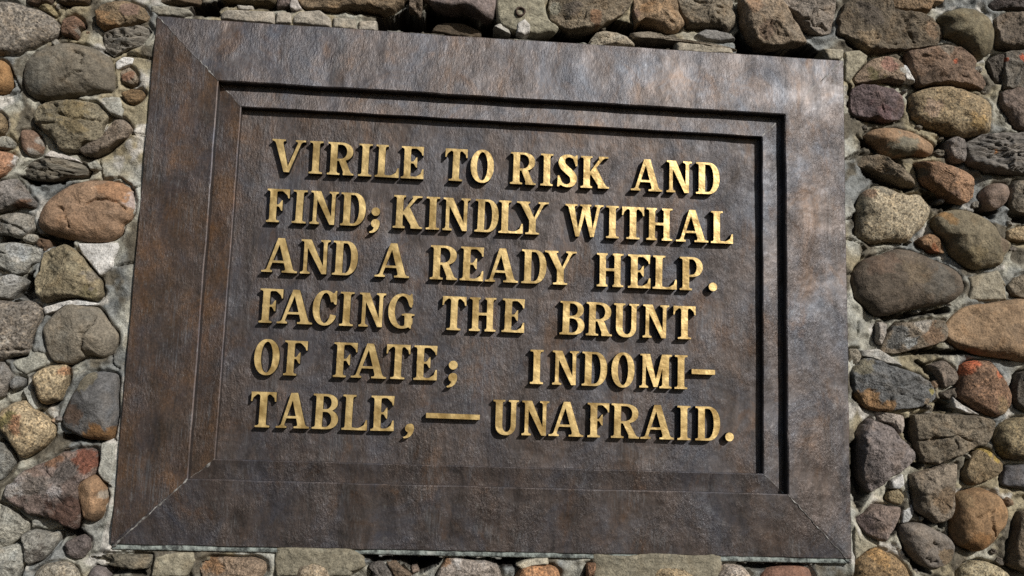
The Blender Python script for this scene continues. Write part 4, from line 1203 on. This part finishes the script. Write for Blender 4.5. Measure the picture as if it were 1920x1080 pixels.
    if ch == 'U':
        l0, l1 = .075, .075 + S
        r1 = w - .075
        r0 = r1 - T * 1.9
        cy = .30
        o = np.minimum(ell((l0 + r1) / 2, cy, (r1 - l0) / 2, cy + .015, 2.3), box(l0, cy, r1, 1))
        i = np.minimum(ell((l1 + r0) / 2, cy, (r0 - l1) / 2, cy - .075, 2.1), box(l1, cy, r0, 1.2))
        f = np.maximum(o, -i)
        f = smin(f, box(0, 1 - SH, l1 + .075, 1), .06)
        return smin(f, box(r0 - .075, 1 - SH, w, 1), .06)
    if ch == 'Y':
        c = w * .50
        f = box(c - S / 2, 0, c + S / 2, .46)
        f = foot(f, c - S / 2 - E * 1.3, c + S / 2 + E * 1.3, 0, True)
        L = P((.075, 1), (.075 + S * 1.15, 1), (c + .09, .42), (c - S / 2, .42))
        Rr = P((w - .10 - T * 1.3, 1), (w - .10, 1), (c + S / 2, .44), (c + .0, .40))
        L = smin(L, box(0, 1 - SH, .40, 1), .07)
        Rr = smin(Rr, box(w - .31, 1 - SH, w, 1), .07)
        return np.minimum(f, np.minimum(L, Rr))
    if ch in '.;,':
        r = .128
        f = np.full(X.shape, 9.)
        if ch == '.':
            return np.hypot(X - w / 2, Y - r) - r
        if ch == ';':
            f = np.hypot(X - w / 2, Y - .46) - r
        cx, cy = w / 2, .10
        g = np.hypot(X - cx, Y - cy) - r
        for t in np.linspace(0, 1, 24):
            a = math.radians(10 - 105 * t)
            rad = .075 * (1 - t) + .022
            g = np.minimum(g, np.hypot(X - (cx - .13 + (.255 - rad) * math.cos(a)), Y - (cy + .0 + (.29 - rad) * math.sin(a) * 1.0)) - rad)
        return np.minimum(f, g)
    if ch == '-':
        return box(0, .455, w, .60)
    return box(0, .405, w, .55)


def contours(F, x0, y0, h):
    """closed iso-lines of F = 0 (marching squares)"""
    ny, nx = F.shape
    F = np.where(np.abs(F) < 1e-6, 1e-6, F)
    ins = F < 0
    nxt = {}

    def cross(i0, j0, i1, j1):
        a, b = F[j0, i0], F[j1, i1]
        t = a / (a - b)
        return (x0 + (i0 + (i1 - i0) * t) * h, y0 + (j0 + (j1 - j0) * t) * h)
    table = {1: [(3, 0)], 2: [(0, 1)], 3: [(3, 1)], 4: [(1, 2)], 5: [(3, 0), (1, 2)], 6: [(0, 2)], 7: [(3, 2)], 8: [(2, 3)], 9: [(2, 0)],
             10: [(0, 1), (2, 3)], 11: [(2, 1)], 12: [(1, 3)], 13: [(1, 0)], 14: [(0, 3)]}
    code = ins[:-1, :-1] * 1 + ins[:-1, 1:] * 2 + ins[1:, 1:] * 4 + ins[1:, :-1] * 8
    for j, i in zip(*np.nonzero((code > 0) & (code < 15))):
        E_ = {0: ('h', i, j), 1: ('v', i + 1, j), 2: ('h', i, j + 1), 3: ('v', i, j)}
        for a, b in table[int(code[j, i])]:
            nxt[E_[a]] = E_[b]
    loops = []
    while nxt:
        k0 = next(iter(nxt))
        k, lp = k0, []
        while k in nxt:
            o, i, j = k
            lp.append(cross(i, j, i + 1, j) if o == 'h' else cross(i, j, i, j + 1))
            k = nxt.pop(k)
        if len(lp) > 12:
            loops.append(np.array(lp))
    return loops


def simplify(lp, tol):
    n = len(lp)
    keep = np.zeros(n, bool)
    a = 0
    b = int(np.argmax(np.hypot(*(lp - lp[0]).T)))
    keep[[a, b]] = True
    stack = [(a, b), (b, n)]
    while stack:
        s, e = stack.pop()
        if e - s < 2:
            continue
        p, q = lp[s], lp[e % n]
        d = q - p
        L = max(np.hypot(*d), 1e-9)
        m = lp[s + 1:e]
        dist = np.abs(d[0] * (m[:, 1] - p[1]) - d[1] * (m[:, 0] - p[0])) / L
        k = int(dist.argmax())
        if dist[k] > tol:
            keep[s + 1 + k] = True
            stack += [(s, s + 1 + k), (s + 1 + k, e)]
    return lp[keep]


def letter_mesh(ch, width, cap):
    w = width / cap
    pad = .12
    xs_ = np.arange(-pad, w + pad, 1 / RES)
    ys_ = np.arange(-.32, 1.12, 1 / RES)
    X, Y = np.meshgrid(xs_ + 1e-5, ys_ + 1e-5)
    F = glyph_field(ch, w, X, Y)
    if ch not in 'OCGS;,.':
        F = np.maximum(F, Y - 1)
        if ch != 'U':
            F = np.maximum(F, -Y)
        F = np.maximum(F, np.maximum(-X, X - w))
    cu = bpy.data.curves.new('letter', 'CURVE')
    cu.dimensions = '2D'
    cu.fill_mode = 'BOTH'
    cu.extrude = (DL - DP + .004) / 2
    for lp in contours(F, xs_[0], ys_[0], 1 / RES):
        lp = simplify(lp, .0022) * cap
        sp = cu.splines.new('POLY')
        sp.points.add(len(lp) - 1)
        for q, (x, y) in zip(sp.points, lp):
            q.co = (x - width / 2, y, 0, 1)
        sp.use_cyclic_u = True
    tmp = bpy.data.objects.new('letter_curve', cu)
    col.objects.link(tmp)
    dg = bpy.context.evaluated_depsgraph_get()
    me = bpy.data.meshes.new_from_object(tmp.evaluated_get(dg))
    bpy.data.objects.remove(tmp)
    bpy.data.curves.remove(cu)
    me.transform(Matrix.Rotation(math.pi / 2, 4, 'X'))
    me.materials.clear()
    me.materials.append(BRASS)
    me.materials.append(SHADED_SIDE)
    me.update()
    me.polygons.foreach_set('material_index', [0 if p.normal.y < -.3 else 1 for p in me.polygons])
    me.polygons.foreach_set('use_smooth', [False] * len(me.polygons))
    return me


PUNCT = {'.': 'full_stop', ';': 'semicolon', ',': 'comma', '-': 'hyphen', '_': 'dash'}
lr = random.Random(8)
for base_z, cap, words in INSCRIPTION:
    for word, chars in words:
        spoken = word.rstrip('.;,-_') or 'dash'
        for ch, x0, x1 in chars:
            me = letter_mesh(ch, (x1 - x0) / 1000, cap / 1000)
            name = PUNCT.get(ch, 'letter')
            me.name = name
            ob = bpy.data.objects.new(name, me)
            col.objects.link(ob)
            ob.parent = plaque
            ob.location = ((x0 + x1) / 2000, -((DL + DP - .004) / 2), base_z / 1000)
            ob.rotation_euler = (math.radians(lr.uniform(-.6, .6)), math.radians(lr.uniform(-.5, .5)), math.radians(lr.uniform(-.6, .6)))
            ob['label'] = ('raised brass letter %s of the word %s' % (ch, spoken)) if name == 'letter' else ('raised brass %s after the word %s' % (name.replace('_', ' '), spoken) if ch != '_' else 'long raised brass dash before the word UNAFRAID')
